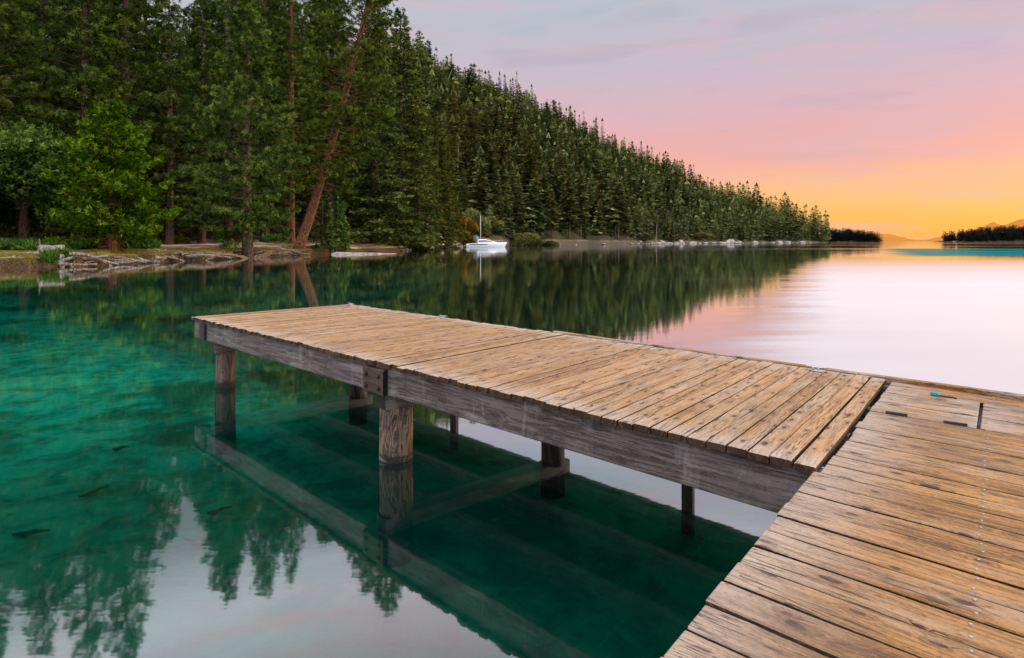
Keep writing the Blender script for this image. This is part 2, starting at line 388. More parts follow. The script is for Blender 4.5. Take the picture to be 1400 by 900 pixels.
Z = bed_z(X, Y, sd_)
n = len(us); i = np.arange(n - 1)[:, None] * n; j = np.arange(n - 1)[None, :]
quads = np.stack([i + j, i + n + j, i + n + j + 1, i + j + 1], -1).reshape(-1, 4)
t = T('lake_bed_sand'); o = t.obj()
na = t.noise(o, 0.35, 5, 0.6); nb = t.noise(o, 2.2, 6, 0.7, 0.5); nd = t.noise(o, 0.09, 3)
col = t.mix(t.mr(nb, 0.35, 0.62), (0.20, 0.19, 0.14), (0.52, 0.49, 0.38))
col = t.mix(t.mr(na, 0.50, 0.62, 0, 0.85), col, (0.05, 0.065, 0.035))
st_ = t.n('ShaderNodeTexVoronoi', {'Vector': o, 'Scale': 6.5}); stc = t.n('ShaderNodeSeparateColor', {0: st_.outputs['Color']})
col = t.mix(t.math('MULTIPLY', t.mr(st_.outputs['Distance'], .30, .22), t.math('MULTIPLY', t.math('GREATER_THAN', stc.outputs[0], .72), .55)), col, t.mix(stc.outputs[1], (0.08, 0.08, 0.06), (0.4, 0.38, 0.32)))
col = t.mix(t.mr(nd, 0.5, 0.65, 0, 0.5), col, (0.16, 0.18, 0.10))
M['bed'] = t.pbr(col, 0.95, 0.1, nb, 0.5, 0.05)
me = np_mesh('lake_bed', np.stack([X, Y, Z], -1).reshape(-1, 3), [quads], M['bed'], None, True)
tag(link('lake_bed', me), kind='structure')

# water: one sheet; see-through tint below, mirror by angle above
t = T('lake_water'); o = t.obj()
sx = t.n('ShaderNodeSeparateXYZ', {0: o})
fine = t.noise(t.n('ShaderNodeMapping', {'Vector': o, 'Scale': (1.2, 3.0, 1)}).outputs[0], 1.6, 3, 0.6)
patch = t.noise(o, 0.05, 3)
hgt = t.math('MULTIPLY', fine, t.mr(patch, 0.35, 0.65, 0.25, 1.0))
nrm = t.n('ShaderNodeBump', {'Height': hgt, 'Strength': 0.05, 'Distance': 0.03}).outputs[0]
fc = t.n('ShaderNodeLayerWeight', {'Blend': 0.5, 'Normal': nrm}).outputs['Facing']
sd2 = t.math('ADD', t.math('MULTIPLY', t.math('SUBTRACT', sx.outputs[0], 1.29), .655), t.math('MULTIPLY', t.math('SUBTRACT', sx.outputs[1], 2.39), .756))
frc = t.ramp(fc, [(0.0, 0.02), (0.357, 0.06), (0.5, 0.22), (0.6, 0.24), (0.69, 0.28), (0.78, 0.40), (0.86, 0.60), (0.93, 0.84), (1.0, 1.0)])
frh = t.ramp(fc, [(0.0, 0.02), (0.357, 0.06), (0.5, 0.26), (0.6, 0.54), (0.69, 0.74), (0.78, 0.84), (0.86, 0.88), (1.0, 1.0)])
shelf = t.math('MULTIPLY', t.mr(t.math('ADD', sx.outputs[0], t.math('MULTIPLY', patch, 2.0)), 0.0, -3.2), t.mr(t.math('ADD', sx.outputs[1], t.math('MULTIPLY', patch, 2.0)), 4.5, 8.5))  # depth and dock shade put into the tint: left shallows lighter, dock water darker
fr = t.mix(t.mr(sd2, -.3, 1.2), frc, frh)
ruf = t.mr(t.noise(t.n('ShaderNodeMapping', {'Vector': o, 'Scale': (0.006, 0.06, 1)}).outputs[0], 1.0, 4, .6), .52, .66, .035, .12)
wl = t.math('ADD', t.math('MULTIPLY_ADD', sx.outputs[1], -.56, sx.outputs[0]), t.math('MULTIPLY', t.noise(t.n('ShaderNodeMapping', {'Vector': o, 'Scale': (.10, .8, 1)}).outputs[0], 1.0, 5, .65), 4.0))
wind = t.math('MULTIPLY', t.mr(wl, -1.6, 2.2), t.mr(sx.outputs[1], 80, 16))
wind = t.math('MULTIPLY', wind, t.mr(sd2, 2.6, 5.5))
ruf = t.math('MAXIMUM', ruf, t.math('MULTIPLY', wind, t.mr(t.noise(t.n('ShaderNodeMapping', {'Vector': o, 'Scale': (.05, .5, 1)}).outputs[0], 1.0, 5, .65), .2, .8, .325, .355)))
gl = t.n('ShaderNodeBsdfGlossy', {'Color': (0.97, 0.98, 1.0, 1), 'Roughness': ruf, 'Normal': nrm}).outputs[0]
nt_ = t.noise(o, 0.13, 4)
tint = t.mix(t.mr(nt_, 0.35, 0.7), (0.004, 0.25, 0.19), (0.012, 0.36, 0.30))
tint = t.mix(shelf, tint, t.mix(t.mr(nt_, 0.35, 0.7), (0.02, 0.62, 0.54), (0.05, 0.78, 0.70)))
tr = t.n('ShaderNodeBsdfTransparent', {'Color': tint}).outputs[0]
# suspended green silt glows softly in daylight
df = t.n('ShaderNodeBsdfDiffuse', {'Color': (0.0, 0.17, 0.14, 1)}).outputs[0]
body = t.n('ShaderNodeMixShader', {0: 0.05, 1: tr, 2: df}).outputs[0]
# turquoise band painted on the water surface out on the right
sh_ = t.math('ADD', t.mr(t.math('MULTIPLY_ADD', sx.outputs[1], -.62, sx.outputs[0]), -4, 12), t.math('MULTIPLY', t.math('SUBTRACT', t.noise(o, .12, 3), .5), .5))
shm = t.math('MULTIPLY', t.math('MULTIPLY', t.mr(sh_, .3, .9), t.mr(sx.outputs[0], 190, 130)), t.math('MULTIPLY', t.mr(sx.outputs[1], 62, 72), t.mr(sx.outputs[1], 150, 120)))
shoal = t.n('ShaderNodeBsdfDiffuse', {'Color': (0.0, 0.105, 0.115, 1)}).outputs[0]
surf = t.n('ShaderNodeMixShader', {0: fr, 1: body, 2: gl}).outputs[0]
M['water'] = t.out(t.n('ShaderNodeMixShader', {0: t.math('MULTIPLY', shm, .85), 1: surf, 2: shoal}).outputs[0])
us = np.linspace(-9.3, 9.3, 120); ax = 6.0 * np.sinh(us)
X, Y = np.meshgrid(ax, ax + 6, indexing='ij'); n = len(us)
i = np.arange(n - 1)[:, None] * n; j = np.arange(n - 1)[None, :]
quads = np.stack([i + j, i + n + j, i + n + j + 1, i + j + 1], -1).reshape(-1, 4)
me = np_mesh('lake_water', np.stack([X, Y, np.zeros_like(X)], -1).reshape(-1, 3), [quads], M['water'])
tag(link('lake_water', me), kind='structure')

# ------------------------------------------------------------------ dock: corner points in plan
def back(px, py, drop=U):
    y = F * drop / (py - HZ); return np.array([(px - 700) / F * y, y])


P0, P1, P2, P3 = back(1118, 638), back(1212, 518), back(263, 433), back(478, 416)
ES = np.array([0.655, 0.756]); ES /= np.linalg.norm(ES); ET = np.array([-ES[1], ES[0]])


def A2(s, t):      # deck plan coordinates: s 0..1 across (front edge to lake edge), t 0..1 outwards
    return (P0 * (1 - s) + P1 * s) * (1 - t) + (P2 * (1 - s) + P3 * s) * t


def A3(s, t, z): return np.append(A2(s, t), z)


def B3(s, t, z): return np.append(P0 + ES * s + ET * t, z)     # walkway, metres


LEN = np.linalg.norm(P2 - P0); WID = np.linalg.norm(P1 - P0)
dock = thing('wooden_dock', 'long weathered dock arm of tan planks on round piles over green water', 'dock', (*P0, 0.0))
mb = MB(); NB = 74
for k in range(NB):
    tm = (k + 0.5) / NB; w = LEN / NB - rng.choice([0.005, 0.007, 0.009, 0.013])
    e0, e1 = -0.006 + rng.normal(0, 0.0045), 1.0 + rng.normal(0, 0.003)
    dz = rng.normal(0, 0.0018)
    mb.board(A3(e0, tm + rng.normal(0, 0.00006), ZD + dz), A3(e1, tm, ZD + dz + rng.normal(0, 0.001)), w, 0.034, nseg=10, cham=0.004, wob=0.0011, dirty=True)
mb.build('decking', M['deck'], dock)
BH = 0.225; zb = ZD - 0.036
dT = np.append((P2 - P0) / LEN, 0); nS = np.array([-dT[1], dT[0], 0]); nS = nS if nS[:2] @ ES < 0 else -nS       # outward front normal
mb = MB()          # front stringer in two lengths, outer face just under the plank ends
ins = 0.022
o_ = -nS * ins
f0 = A3(0, -0.16, zb - BH / 2) + o_; f1 = A3(0, 0.452, zb - BH / 2) + o_; f2 = A3(0, 0.999, zb - BH / 2) + o_
mb.board(f0, f1 - dT * 0.004, BH, 0.07, up=nS, nseg=14, cham=0.006, wob=0.001, bid=0.31)
mb.board(f1, f2, BH, 0.07, up=nS, nseg=14, cham=0.006, wob=0.001, bid=0.77)
mb.build('front_stringer', M['beam'], dock)
mb = MB()
g0, g1 = A3(1, -0.02, zb - BH / 2) - o_, A3(1, 0.999, zb - BH / 2) - o_
mb.board(g0, g1, BH, 0.07, up=-nS, nseg=14, cham=0.006)
mb.build('rear_stringer', M['beam'], dock)
mb = MB()
e0, e1 = A3(0.02, 0.9995, zb - BH / 2), A3(0.98, 0.9995, zb - BH / 2)
mb.board(e0 + dT * 0.03, e1 + dT * 0.03, BH, 0.06, up=dT, nseg=6)
mb.build('end_beam', M['beam'], dock)
mb = MB()
for s in (0.35, 0.66):
    mb.board(A3(s, 0.0, zb - 0.01), A3(s, 0.99, zb - 0.01), 0.06, 0.19, nseg=3)
mb.build('joist', M['beam'], dock)
# lake-edge rub board
mb = MB()
prev = None
for k in range(4):
    ta, tb = 0.43 - k * 0.135, 0.43 - (k + 1) * 0.135
    a = A3(1, ta, ZD + 0.012) - nS * 0.03; b = A3(1, tb, ZD + 0.012) - nS * 0.03
    mb.board(a, b - (b - a) / np.linalg.norm(b - a) * 0.004, 0.05, 0.16, nseg=5, cham=0.006, wob=0.001)
mb.build('rub_board', M['walk'], dock)
# piles and their caps
PIL = []
capz = zb - BH
for tq, tr_ in ((0.926, 0.915), (0.445, 0.405), (-0.10, -0.10)):
    PIL += [(0.09, tq, 0.112 if tq > .9 else 0.138), (0.90, tr_, 0.12)]
    mb = MB()
    a, b = A3(0.02, tq, capz - 0.002), A3(0.99, tr_, capz - 0.002)
    mb.board(a, b, 0.17, 0.125, nseg=4, cham=0.012, wob=0.003)
    mb.build('pile_cap', M['beam'], dock)
for s, tq, r_ in PIL:
    c = A2(s, tq); zs = np.linspace(-1.75, capz - 0.12, 26)
    mb = MB()
    mb.tube([(c[0] + 0.004 * math.sin(z * 5), c[1], z) for z in zs], [r_ * (1.04 - 0.03 * (z + 1.7)) for z in zs], 28, True, wob=0.012)
    mb.build('pile', M['pile'] if s < .5 and tq < .9 else M['pile2'], dock, True)
for tq in (0.655, 0.212):          # thin fender boards on the lake side
    mb = MB(); c = A2(1.0, tq) - nS[:2] * 0.035
    mb.board((*c, -1.5), (*c, ZD - 0.05), 0.10, 0.05, up=-nS, nseg=4)
    mb.build('fender_post', M['pile2'], dock)
# joint block with bolts, corner bracket
mb = MB()
jc = A3(0, 0.447, zb - BH / 2 - 0.008) + nS * 0.03
mb.board(jc - dT * 0.135, jc + dT * 0.135, 0.20, 0.05, up=nS, nseg=5, cham=0.008, wob=0.002)
jb = mb.build('joint_block', M['block'], dock)
for a in (-0.085, 0.085):
    for z in (-0.048, 0.048):
        c = jc + dT * a + np.array([0, 0, z])
        mb = MB(); mb.tube([c - nS * 0.002, c + nS * 0.004, c + nS * 0.0041, c + nS * 0.014, c + nS * 0.018], [0.022, 0.022, 0.014, 0.014, 0.008], 12)
        b_ = mb.build('bolt', M['iron'], dock); b_.parent = jb
mb = MB(); kc = A3(0, 0.953, zb - BH / 2 - 0.01) + nS * 0.012
mb.board(kc - dT * 0.075, kc + dT * 0.075, 0.19, 0.034, up=nS, nseg=3, cham=0.006)
mb.build('corner_bracket', M['iron'], dock)


def cleat(c, ax):
    ax = np.append(ax / np.linalg.norm(ax), 0); c = np.append(c, ZD + 0.002)
    k6 = 0.62; mb = MB()
    mb.box(c + np.array([0, 0, 0.004]), 0.13 * k6, 0.05 * k6, 0.008, ax)
    for k in (-1, 1):
        p = c + ax * 0.028 * k * k6
        mb.tube([p + np.array([0, 0, z * k6]) for z in (0.008, 0.025, 0.045)], [0.014 * k6, 0.010 * k6, 0.012 * k6], 10)
    pts = []; rr = []
    for x in np.linspace(-0.115, 0.115, 13):
        pts.append(c + ax * x * k6 + np.array([0, 0, k6 * (0.046 + 0.012 * (abs(x) / 0.115) ** 2.2)])); rr.append(k6 * (0.0125 - 0.006 * (abs(x) / 0.115) ** 1.6))
    mb.tube(pts, rr, 10)
    return mb.build('cleat', M['steel'], dock, True)


cleat(A2(0.955, 0.972), dT[:2]); cleat(A2(0.955, 0.668), dT[:2]); cleat(A2(0.955, 0.062), dT[:2])

# ------------------------------------------------------------------ walkway running to the shore behind the camera
walk = thing('walkway', 'wide plank walkway with screwed boards meeting the dock arm', 'dock', (*P0, 0.0))
ZW = ZD - 0.018; PW = 0.128
W0 = np.linalg.norm(P1 - P0) + 0.035
nb = 46
HS0, HS1, HT = None, None, -0.49
mb = MB(); hb = MB()
k = 0; s = W0
while s > -4.0:
    w = PW - rng.choice([0.008, 0.010, 0.013]); sm = s - PW / 2
    dz = rng.normal(0, 0.0016)
    e = 0.003 * rng.normal() - 0.012
    if sm < -0.02: e = 0.0015 * rng.normal() + 0.012
    if 2 <= k <= 6:
        mb.board(B3(sm, HT - 0.012, ZW + dz), B3(sm, -2.3, ZW + dz), w, 0.036, nseg=12, cham=0.0035, dirty=True, wob=0.0012)
        hb.board(B3(sm, e, ZW + dz), B3(sm, HT + 0.004, ZW + dz), w, 0.036, nseg=5, cham=0.0035, dirty=True, wob=0.0012)
        if HS0 is None: HS0 = s
        HS1 = s - PW
    else:
        mb.board(B3(sm, e, ZW + dz), B3(sm, -2.3 + 0.01 * rng.normal(), ZW + dz), w, 0.036, nseg=16, cham=0.0035, dirty=True, wob=0.0013, bow=rng.normal(0, 0.001))
    s -= PW; k += 1
mb.build('decking', M['walk'], walk)
hatch = hb.build('hatch', M['walk'], walk)
tag(hatch, 'plank hatch lid with two steel hinges and turquoise pull')
mb = MB()
for tt in (-0.14, -0.50, -1.2, -2.1):
    mb.board(B3(W0, tt, ZW - 0.038), B3(-4, tt, ZW - 0.038), 0.09, 0.19, nseg=4)
mb.build('stringer', M['beam'], walk)
mb = MB()
mb.board(np.append(A2(1, 0), ZD + 0.010) - nS * 0.03 - dT * 0.80, np.append(A2(1, 0), ZD + 0.010) - nS * 0.03 - dT * 2.4, 0.05, 0.16, nseg=5)
mb.build('edge_board', M['walk'], walk)
mb = MB(); mb.tube([(0, 0, -.004), (0, 0, .0022), (0, 0, .0032)], [.0042, .0042, .0025], 8)
scr = mb.build('screw', M['screw'], walk, False, np.zeros(3)); sw = W0 - 0.03; first = True
while sw > -1.25:
    c = B3(sw + rng.normal(0, 0.004), -0.532 + rng.normal(0, 0.006), ZW) - np.array(walk.location)
    so_ = scr if first else scr.copy()
    if not first: C.objects.link(so_); so_.parent = walk
    so_.location = c; first = False; sw -= PW / 2

for hs, ht in ((HS1 + 0.012, -0.14), (HS1 + 0.012, -0.40)):
    c = B3(hs, ht, ZW + 0.003)
    mb = MB(); ext = np.append(ET, 0)
    mb.box(c + np.array([0, 0, 0.001]), 0.10, 0.026, 0.003, ext)
    mb.tube([c - ext * 0.05 + np.array([0, 0, 0.005]), c + ext * 0.05 + np.array([0, 0, 0.003])], 0.0045, 8)
    h_ = mb.build('hinge', M['iron'], walk); h_.parent = hatch
c = B3(HS0 - 0.03, -0.27, ZW + 0.014)
mb = MB(); ext = np.append(ET, 0)
mb.tube([c + ext * x for x in (-0.024, -0.02, -0.008, 0.008, 0.02, 0.024)], [0.006, 0.013, 0.016, 0.016, 0.013, 0.006], 14)
pl = mb.build('pull_toggle', M['turq'], walk, True); pl.parent = hatch
mb = MB()
mb.tube([c - ext * (0.024 + 0.012 * i) + np.array([ES[0], ES[1], 0]) * 0.006 * math.sin(i * 1.7) - np.array([0, 0, 0.006]) for i in range(8)], 0.0045, 8)
mb.build('cord', M['iron'], walk, True).parent = hatch

# ------------------------------------------------------------------ trees
def tri_tufts(cen, axis, K, ln, wd, spread, zsq=1.0):
    """K thin blades round each tuft centre; returns verts (3NK,3)"""
    N = len(cen)
    d = axis[:, None, :] + rng.normal(0, spread, (N, K, 3)) * np.array([1, 1, zsq])
    d /= np.linalg.norm(d, axis=2)[:, :, None] + 1e-9
    pr = np.cross(d, rng.normal(0, 1, (N, K, 3))); pr /= np.linalg.norm(pr, axis=2)[:, :, None] + 1e-9
    L = ln * rng.uniform(0.65, 1.2, (N, K, 1)); w = wd * rng.uniform(0.7, 1.3, (N, K, 1))
    c = cen[:, None, :] + d * L * 0.08
    return np.stack([c - pr * w * 0.5 + d * L * 0.25, c + d * L, c + pr * w * 0.5 + d * L * 0.25], 2).reshape(-1, 3)


def crown_mesh(name, verts, tint, mat):
    n = len(verts) // 3
    return np_mesh(name, verts, [np.arange(n * 3).reshape(-1, 3)], mat, dict(tint=np.repeat(tint, 3)))


def conifer(H, Rm, cb, nb, kind, fol, brk, r0, lean=(0, 0), curve=0.0, dens=1.0, K=11, tuft=(0.45, 0.085), dead=0.25, orange=None, top=0.6):
    zs = np.linspace(0, 1, 14)
    wx, wy = rng.normal(0, 0.12, 2)
    tx = lean[0] * zs * H + curve * H * zs * (1 - zs) + wx * np.sin(zs * 5) * H * 0.012
    ty = lean[1] * zs * H + wy * np.sin(zs * 4) * H * 0.012
    tp = np.stack([tx, ty, zs * H], 1)
    rad = r0 * (1 - zs) ** 0.8 + 0.015
    rad[0] *= 1.45
    tp = np.insert(tp, 1, tp[0] * 0.97 + tp[1] * 0.03 + np.array([0, 0, 0.012 * H]), 0); rad = np.insert(rad, 1, r0 * 1.08)
    tp[0, 2] = -0.5
    mb = MB(); mb.tube(tp, rad, 12, False, wob=0.05)
    cen = []; axs = []; tnt = []
    for k in range(nb):
        f = (k + rng.uniform(0, 1)) / nb
        if kind != 'cedar': wn = 5 if kind == 'pine' else 6; f = min(.995, (k // wn + .5 + rng.normal(0, .16)) * wn / nb)
        z = cb + (1 - cb) * f
        if kind == 'pine':
            prof = min(1.0, 0.55 + f * 2.2) * (1 - f) ** top + 0.10
            el = R(-14 + 55 * f + rng.normal(0, 9)); cu = 0.14
        elif kind == 'cedar':
            prof = (1 - f) ** 0.62 * min(1, 0.75 + f * 3) + 0.05; el = R(8 + 25 * f + rng.normal(0, 8)); cu = 0.08
        else:
            prof = (1 - f) ** 0.85 + 0.04; el = R(-20 + 40 * f + rng.normal(0, 6)); cu = 0.05
        L = Rm * prof * (rng.uniform(0.62, 1.12) if kind != 'cedar' else rng.uniform(0.5, 1.15))
        az = k * 2.39996 + rng.normal(0, 0.35)
        p0 = np.array([np.interp(z, zs, tx), np.interp(z, zs, ty), z * H])
        hd = np.array([math.cos(az), math.sin(az), 0]); sdv = np.array([-hd[1], hd[0], 0])
        ss = np.linspace(0, 1, 5)
        path = p0 + np.outer(ss * L * math.cos(el), hd) + np.outer(ss * L * math.sin(el) + cu * L * ss ** 2, [0, 0, 1.0]) + np.outer(rng.normal(0, 0.03) * L * np.sin(ss * 3), sdv)
        br = max(0.02, r0 * 0.16 * (L / Rm) + 0.012)
        mb.tube(path, br * (1 - 0.75 * ss), 4, False)
        nt = max(4, int(L * dens * (3.5 if kind == 'pine' else 6.0)))
        st = rng.uniform(0.30 if kind == 'pine' else 0.15, 1.0, nt) ** (0.7 if kind == 'pine' else 0.85)
        lat = rng.normal(0, 1, nt) * (0.30 * L * (1.15 - st) + 0.16)
        c = np.stack([np.interp(st, ss, path[:, a]) for a in range(3)], 1) + lat[:, None] * sdv
        c[:, 2] += rng.normal(0, 0.11 if kind == 'pine' else 0.07, nt) - (0 if kind == 'pine' else 0.12) * abs(lat)
        if kind == 'pine': a_ = hd * 0.55 + np.array([0, 0, 0.55])
        elif kind == 'cedar': a_ = hd * 0.8 + np.array([0, 0, 0.45])
        else: a_ = hd * 0.9 + np.array([0, 0, -0.12])
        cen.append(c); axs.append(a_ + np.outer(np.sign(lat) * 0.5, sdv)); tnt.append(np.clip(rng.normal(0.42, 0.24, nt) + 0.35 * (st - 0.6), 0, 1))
    for k in range(int(nb * dead)):            # bare dead stubs on the lower trunk
        z = rng.uniform(cb * 0.35, cb * 1.15 + 0.05); az = rng.uniform(0, 6.28); L = rng.uniform(0.4, 1.6)
        p0 = np.array([np.interp(z, zs, tx), np.interp(z, zs, ty), z * H])
        mb.tube([p0, p0 + np.array([math.cos(az) * L * .6, math.sin(az) * L * .6, -0.05 * L]), p0 + np.array([math.cos(az) * L, math.sin(az) * L, rng.uniform(-.35, .1) * L])], [0.035, 0.025, 0.01], 4, False)
    cen = np.vstack(cen); axs = np.vstack(axs); tnt = np.concatenate(tnt)
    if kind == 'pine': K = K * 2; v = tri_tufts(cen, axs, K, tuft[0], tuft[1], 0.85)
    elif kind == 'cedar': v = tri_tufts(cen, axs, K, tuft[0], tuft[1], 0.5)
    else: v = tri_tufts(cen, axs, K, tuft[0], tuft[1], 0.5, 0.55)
    tk = np.clip(np.repeat(tnt, K) + rng.normal(0, 0.08, len(tnt) * K), 0, 1)
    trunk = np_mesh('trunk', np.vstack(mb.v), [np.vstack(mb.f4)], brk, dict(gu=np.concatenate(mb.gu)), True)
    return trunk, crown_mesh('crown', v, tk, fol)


def leafy(Rx, Rz, zc, nl, fol, brk, r0, leaf=(0.30, 0.20), K=9, lumps=26, wh=1.0, sparse=0.25):
    cen = []; axs = []; tn = []
    mb = MB()
    mb.tube([(0, 0, -.4), (0.05, 0, zc * .4), (0.1, 0.1, zc)], [r0 * 1.3, r0, r0 * .5], 10, False, wob=.05)
    for k in range(lumps):
        u = rng.normal(0, 1, 3); u /= np.linalg.norm(u); u[2] = abs(u[2]) * 1.3 - 0.8
        rr = rng.uniform(0.5, 0.82)
        c = np.array([u[0] * Rx * rr, u[1] * Rx * rr, zc + u[2] * Rz * rr])
        lr = Rx * rng.uniform(0.26, 0.42)
        m = nl // lumps
        d = rng.normal(0, 1, (m, 3)); d /= np.linalg.norm(d, axis=1)[:, None]
        p = c + d * lr * rng.uniform(0.55, 1.05, (m, 1)) * np.array([1, 1, .75])
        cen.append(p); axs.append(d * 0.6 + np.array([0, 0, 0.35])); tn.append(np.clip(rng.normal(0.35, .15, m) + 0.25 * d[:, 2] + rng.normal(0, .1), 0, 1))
        mb.tube([(0.05, 0.05, zc * .5), (c[0] * .5, c[1] * .5, (zc * .55 + c[2] * .5)), c], [r0 * .35, r0 * .2, .02], 5, False)
    cen = np.vstack(cen); axs = np.vstack(axs); tn = np.concatenate(tn)
    keep = cen[:, 2] > 0.1
    cen, axs, tn = cen[keep], axs[keep], tn[keep]
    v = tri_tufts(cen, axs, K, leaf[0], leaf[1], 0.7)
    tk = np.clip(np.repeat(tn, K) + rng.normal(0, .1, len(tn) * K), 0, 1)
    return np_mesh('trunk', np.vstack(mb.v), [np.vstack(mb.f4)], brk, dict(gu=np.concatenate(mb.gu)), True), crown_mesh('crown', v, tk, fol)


def gpos(px, Y):
    q = q_of(px); return (q * Y, Y, float(ground(q, Y)) - 0.03)


def plant(name, meshes, label, cat, px, Y, rz=None, sc=1.0, group=None, parts=('trunk', 'crown'), szx=1.0):
    o = thing(name, label, cat, gpos(px, Y), rng.uniform(0, 6.28) if rz is None else rz, group)
    o.scale = (sc * szx, sc * szx, sc)
    for nm, me in zip(parts, meshes): link(nm, me, o)
    return o


# --- single trees one can tell apart along the near bank
plant('broadleaf_tree', leafy(6.6, 7.2, 6.6, 9500, M['leafy'], M['bark'], 0.35, (0.42, 0.26), 8, 44), 'big round dark green broadleaf tree at the left end of the bank', 'tree', 32, 50, 0.4)
plant('cedar_tree', conifer(12.3, 4.9, 0.07, 170, 'cedar', M['cedar'], M['redbark'], 0.36, dens=2.3, K=12, tuft=(0.36, 0.10)), 'bright green cone shaped cedar standing on the grass behind the stump', 'tree', 152, 47.5, 1.0)
plant('pine_tree', conifer(27, 6.6, 0.09, 215, 'pine', M['pine'], M['bark'], 0.58, dens=2.7, K=13, tuft=(0.33, 0.065), top=0.72), 'upright pine with straight grey brown trunk above exposed white roots', 'tree', 338, 60, 0.0)
lp = plant('pine_tree', conifer(45, 7.8, 0.17, 230, 'pine', M['pine'], M['redbark'], 0.62, lean=(0.265, 0.0), curve=0.05, dens=2.4, K=13, tuft=(0.35, 0.07), dead=0.3, top=0.6), 'leaning pine with bare orange brown trunk tilted to the right', 'tree', 410, 74, 0.0)
plant('pine_tree', conifer(48, 5.6, 0.12, 175, 'pine', M['pine'], M['redbark'], 0.55, dens=2.3, K=13, tuft=(0.35, 0.07), dead=0.5, top=0.72), 'tall straight pine with bare red trunk just behind the leaning pine', 'tree', 398, 86, 2.0)
plant('pine_tree', conifer(41, 6.2, 0.16, 180, 'pine', M['pine'], M['bark'], 0.55, dens=2.4, K=13, tuft=(0.34, 0.065), top=0.72), 'tall pine at the far left whose branches hang over the broadleaf tree', 'tree', -12, 60, 0.5)
FIRS = [conifer(30, 4.8, 0.03, 230, 'fir', M['fir'], M['bark'], 0.42, dens=1.9, K=11, tuft=(0.44, 0.10)) for _ in range(3)]
PINES = [conifer(42, 5.8, 0.07 + 0.05 * k, 190, 'pine', M['pine'], M['bark'], 0.5, dens=2.1, K=12, tuft=(0.37, 0.075), top=0.72) for k in range(3)]
SMALL = [conifer(9, 2.4, 0.05, 80, 'fir' if k else 'cedar', M['fir'] if k else M['cedar'], M['bark'], 0.16, dens=1.5, K=9, tuft=(0.42, 0.13)) for k in range(2)]
NEAR = [  # name, mesh, label, px, Y, scale, widen
    ('fir_tree', FIRS[0], 'tall shaggy fir standing right behind the crown of the leaning pine', 512, 101, 1.42, 1.15),
    ('fir_tree', FIRS[1], 'tallest olive fir at the right shoulder of the near forest', 548, 108, 1.50, 1.15),
    ('fir_tree', FIRS[2], 'full olive fir whose top meets the grey sky beside the hill', 572, 118, 1.22, 1.2),
    ('fir_tree', FIRS[0], 'sunlit yellow green fir on the shore stepping down beside the tallest fir', 598, 134, 1.12, 1.1),
    ('fir_tree', FIRS[1], 'slender fir at the right end of the near forest above the orange shrub', 614, 154, 0.98, 1.05),
    ('fir_tree', FIRS[2], 'short fir behind the orange shrub and the white boat', 634, 196, 0.66, 1.1),
    ('fir_tree', SMALL[1], 'small pale fir growing close to the right side of the leaning trunk', 440, 77, 1.05, 1.0),
    ('cedar_tree', SMALL[0], 'small bright green cedar at the waterline right of the leaning trunk', 464, 80, 0.98, 0.9),
    ('fir_tree', SMALL[1], 'yellowish bushy fir overhanging the pale rock ledge', 527, 100, 1.35, 1.25),
    ('cedar_tree', SMALL[0], 'low green cedar at the waterline below the tallest fir', 572, 118, 0.85, 1.1),
    ('fir_tree', SMALL[1], 'bushy olive young fir at the waterline under the shoulder firs', 552, 108, 1.2, 1.3),
    ('pine_tree', PINES[0], 'tall dark pine rising between the broadleaf tree and the bright cedar', 118, 66, 1.12, 1.0),
    ('pine_tree', PINES[1], 'tall dark pine rising straight above the bright cedar', 172, 68, 1.13, 1.1),
    ('pine_tree', PINES[0], 'dark pine in the gap between the cedar and the upright pine', 232, 70, 0.80, 1.1),
    ('pine_tree', PINES[0], 'bushy dark pine close behind the left side of the upright pine', 276, 76, 0.82, 1.1),
    ('pine_tree', PINES[0], 'tall dark pine directly behind the upright pine with the exposed roots', 312, 80, 1.12, 1.0),
    ('pine_tree', PINES[2], 'tall dark pine filling the space between upright and leaning pines', 362, 86, 1.18, 1.0),
    ('pine_tree', PINES[1], 'dark pine directly behind the right side of the leaning pine', 452, 98, 1.15, 1.1),
    ('pine_tree', PINES[0], 'tall pine reaching out of frame behind the broadleaf tree', 60, 70, 1.12, 1.05),
    ('fir_tree', FIRS[1], 'dark fir filling the shade under the pines left of the upright pine', 222, 74, 0.72, 1.3),
    ('fir_tree', FIRS[0], 'dark fir in the shade right of the upright pine trunk', 372, 98, 0.8, 1.2),
    ('fir_tree', FIRS[2], 'dark fir in the shade behind the cedar', 128, 78, 0.8, 1.2),
    ('fir_tree', FIRS[1], 'dark fir in deep shade behind the broadleaf tree', 40, 82, 0.9, 1.2),
    ('fir_tree', FIRS[0], 'dense green fir behind the small cedar at the waterline', 482, 106, 0.95, 1.15),
]
for nm, ms, lb, px, Y, sc, wx in NEAR:
    plant(nm, ms, lb, 'tree', px, Y, None, sc, None, szx=wx)
for k in range(26):
    px = -70 + k * 20.5 + rng.uniform(-6, 6)
    if 212 < px < 296: continue
    plant('pine_tree', PINES[k % 3], 'dark conifer in the shaded wood behind the trees of the near bank', 'tree', px, rng.uniform(88, 110) + max(0, px - 300) * .1, None, rng.uniform(1.12, 1.3), 'conifers of the wood behind the near bank', szx=1.2)
for k in range(74):          # the dark wood behind them
    px = rng.uniform(-240, 560) if k < 38 else rng.uniform(-80, 420); Y = float(yshore(q_of(px))) + rng.uniform(32, 85)
    ms = (FIRS + PINES)[k % 6]
    plant('fir_tree' if k % 6 < 3 else 'pine_tree', ms, 'dark conifer in the shaded wood behind the trees of the near bank', 'tree', px, Y, None, rng.uniform(0.7, 0.98) if k % 6 < 3 else rng.uniform(.62, .85), 'conifers of the wood behind the near bank', szx=1.15)
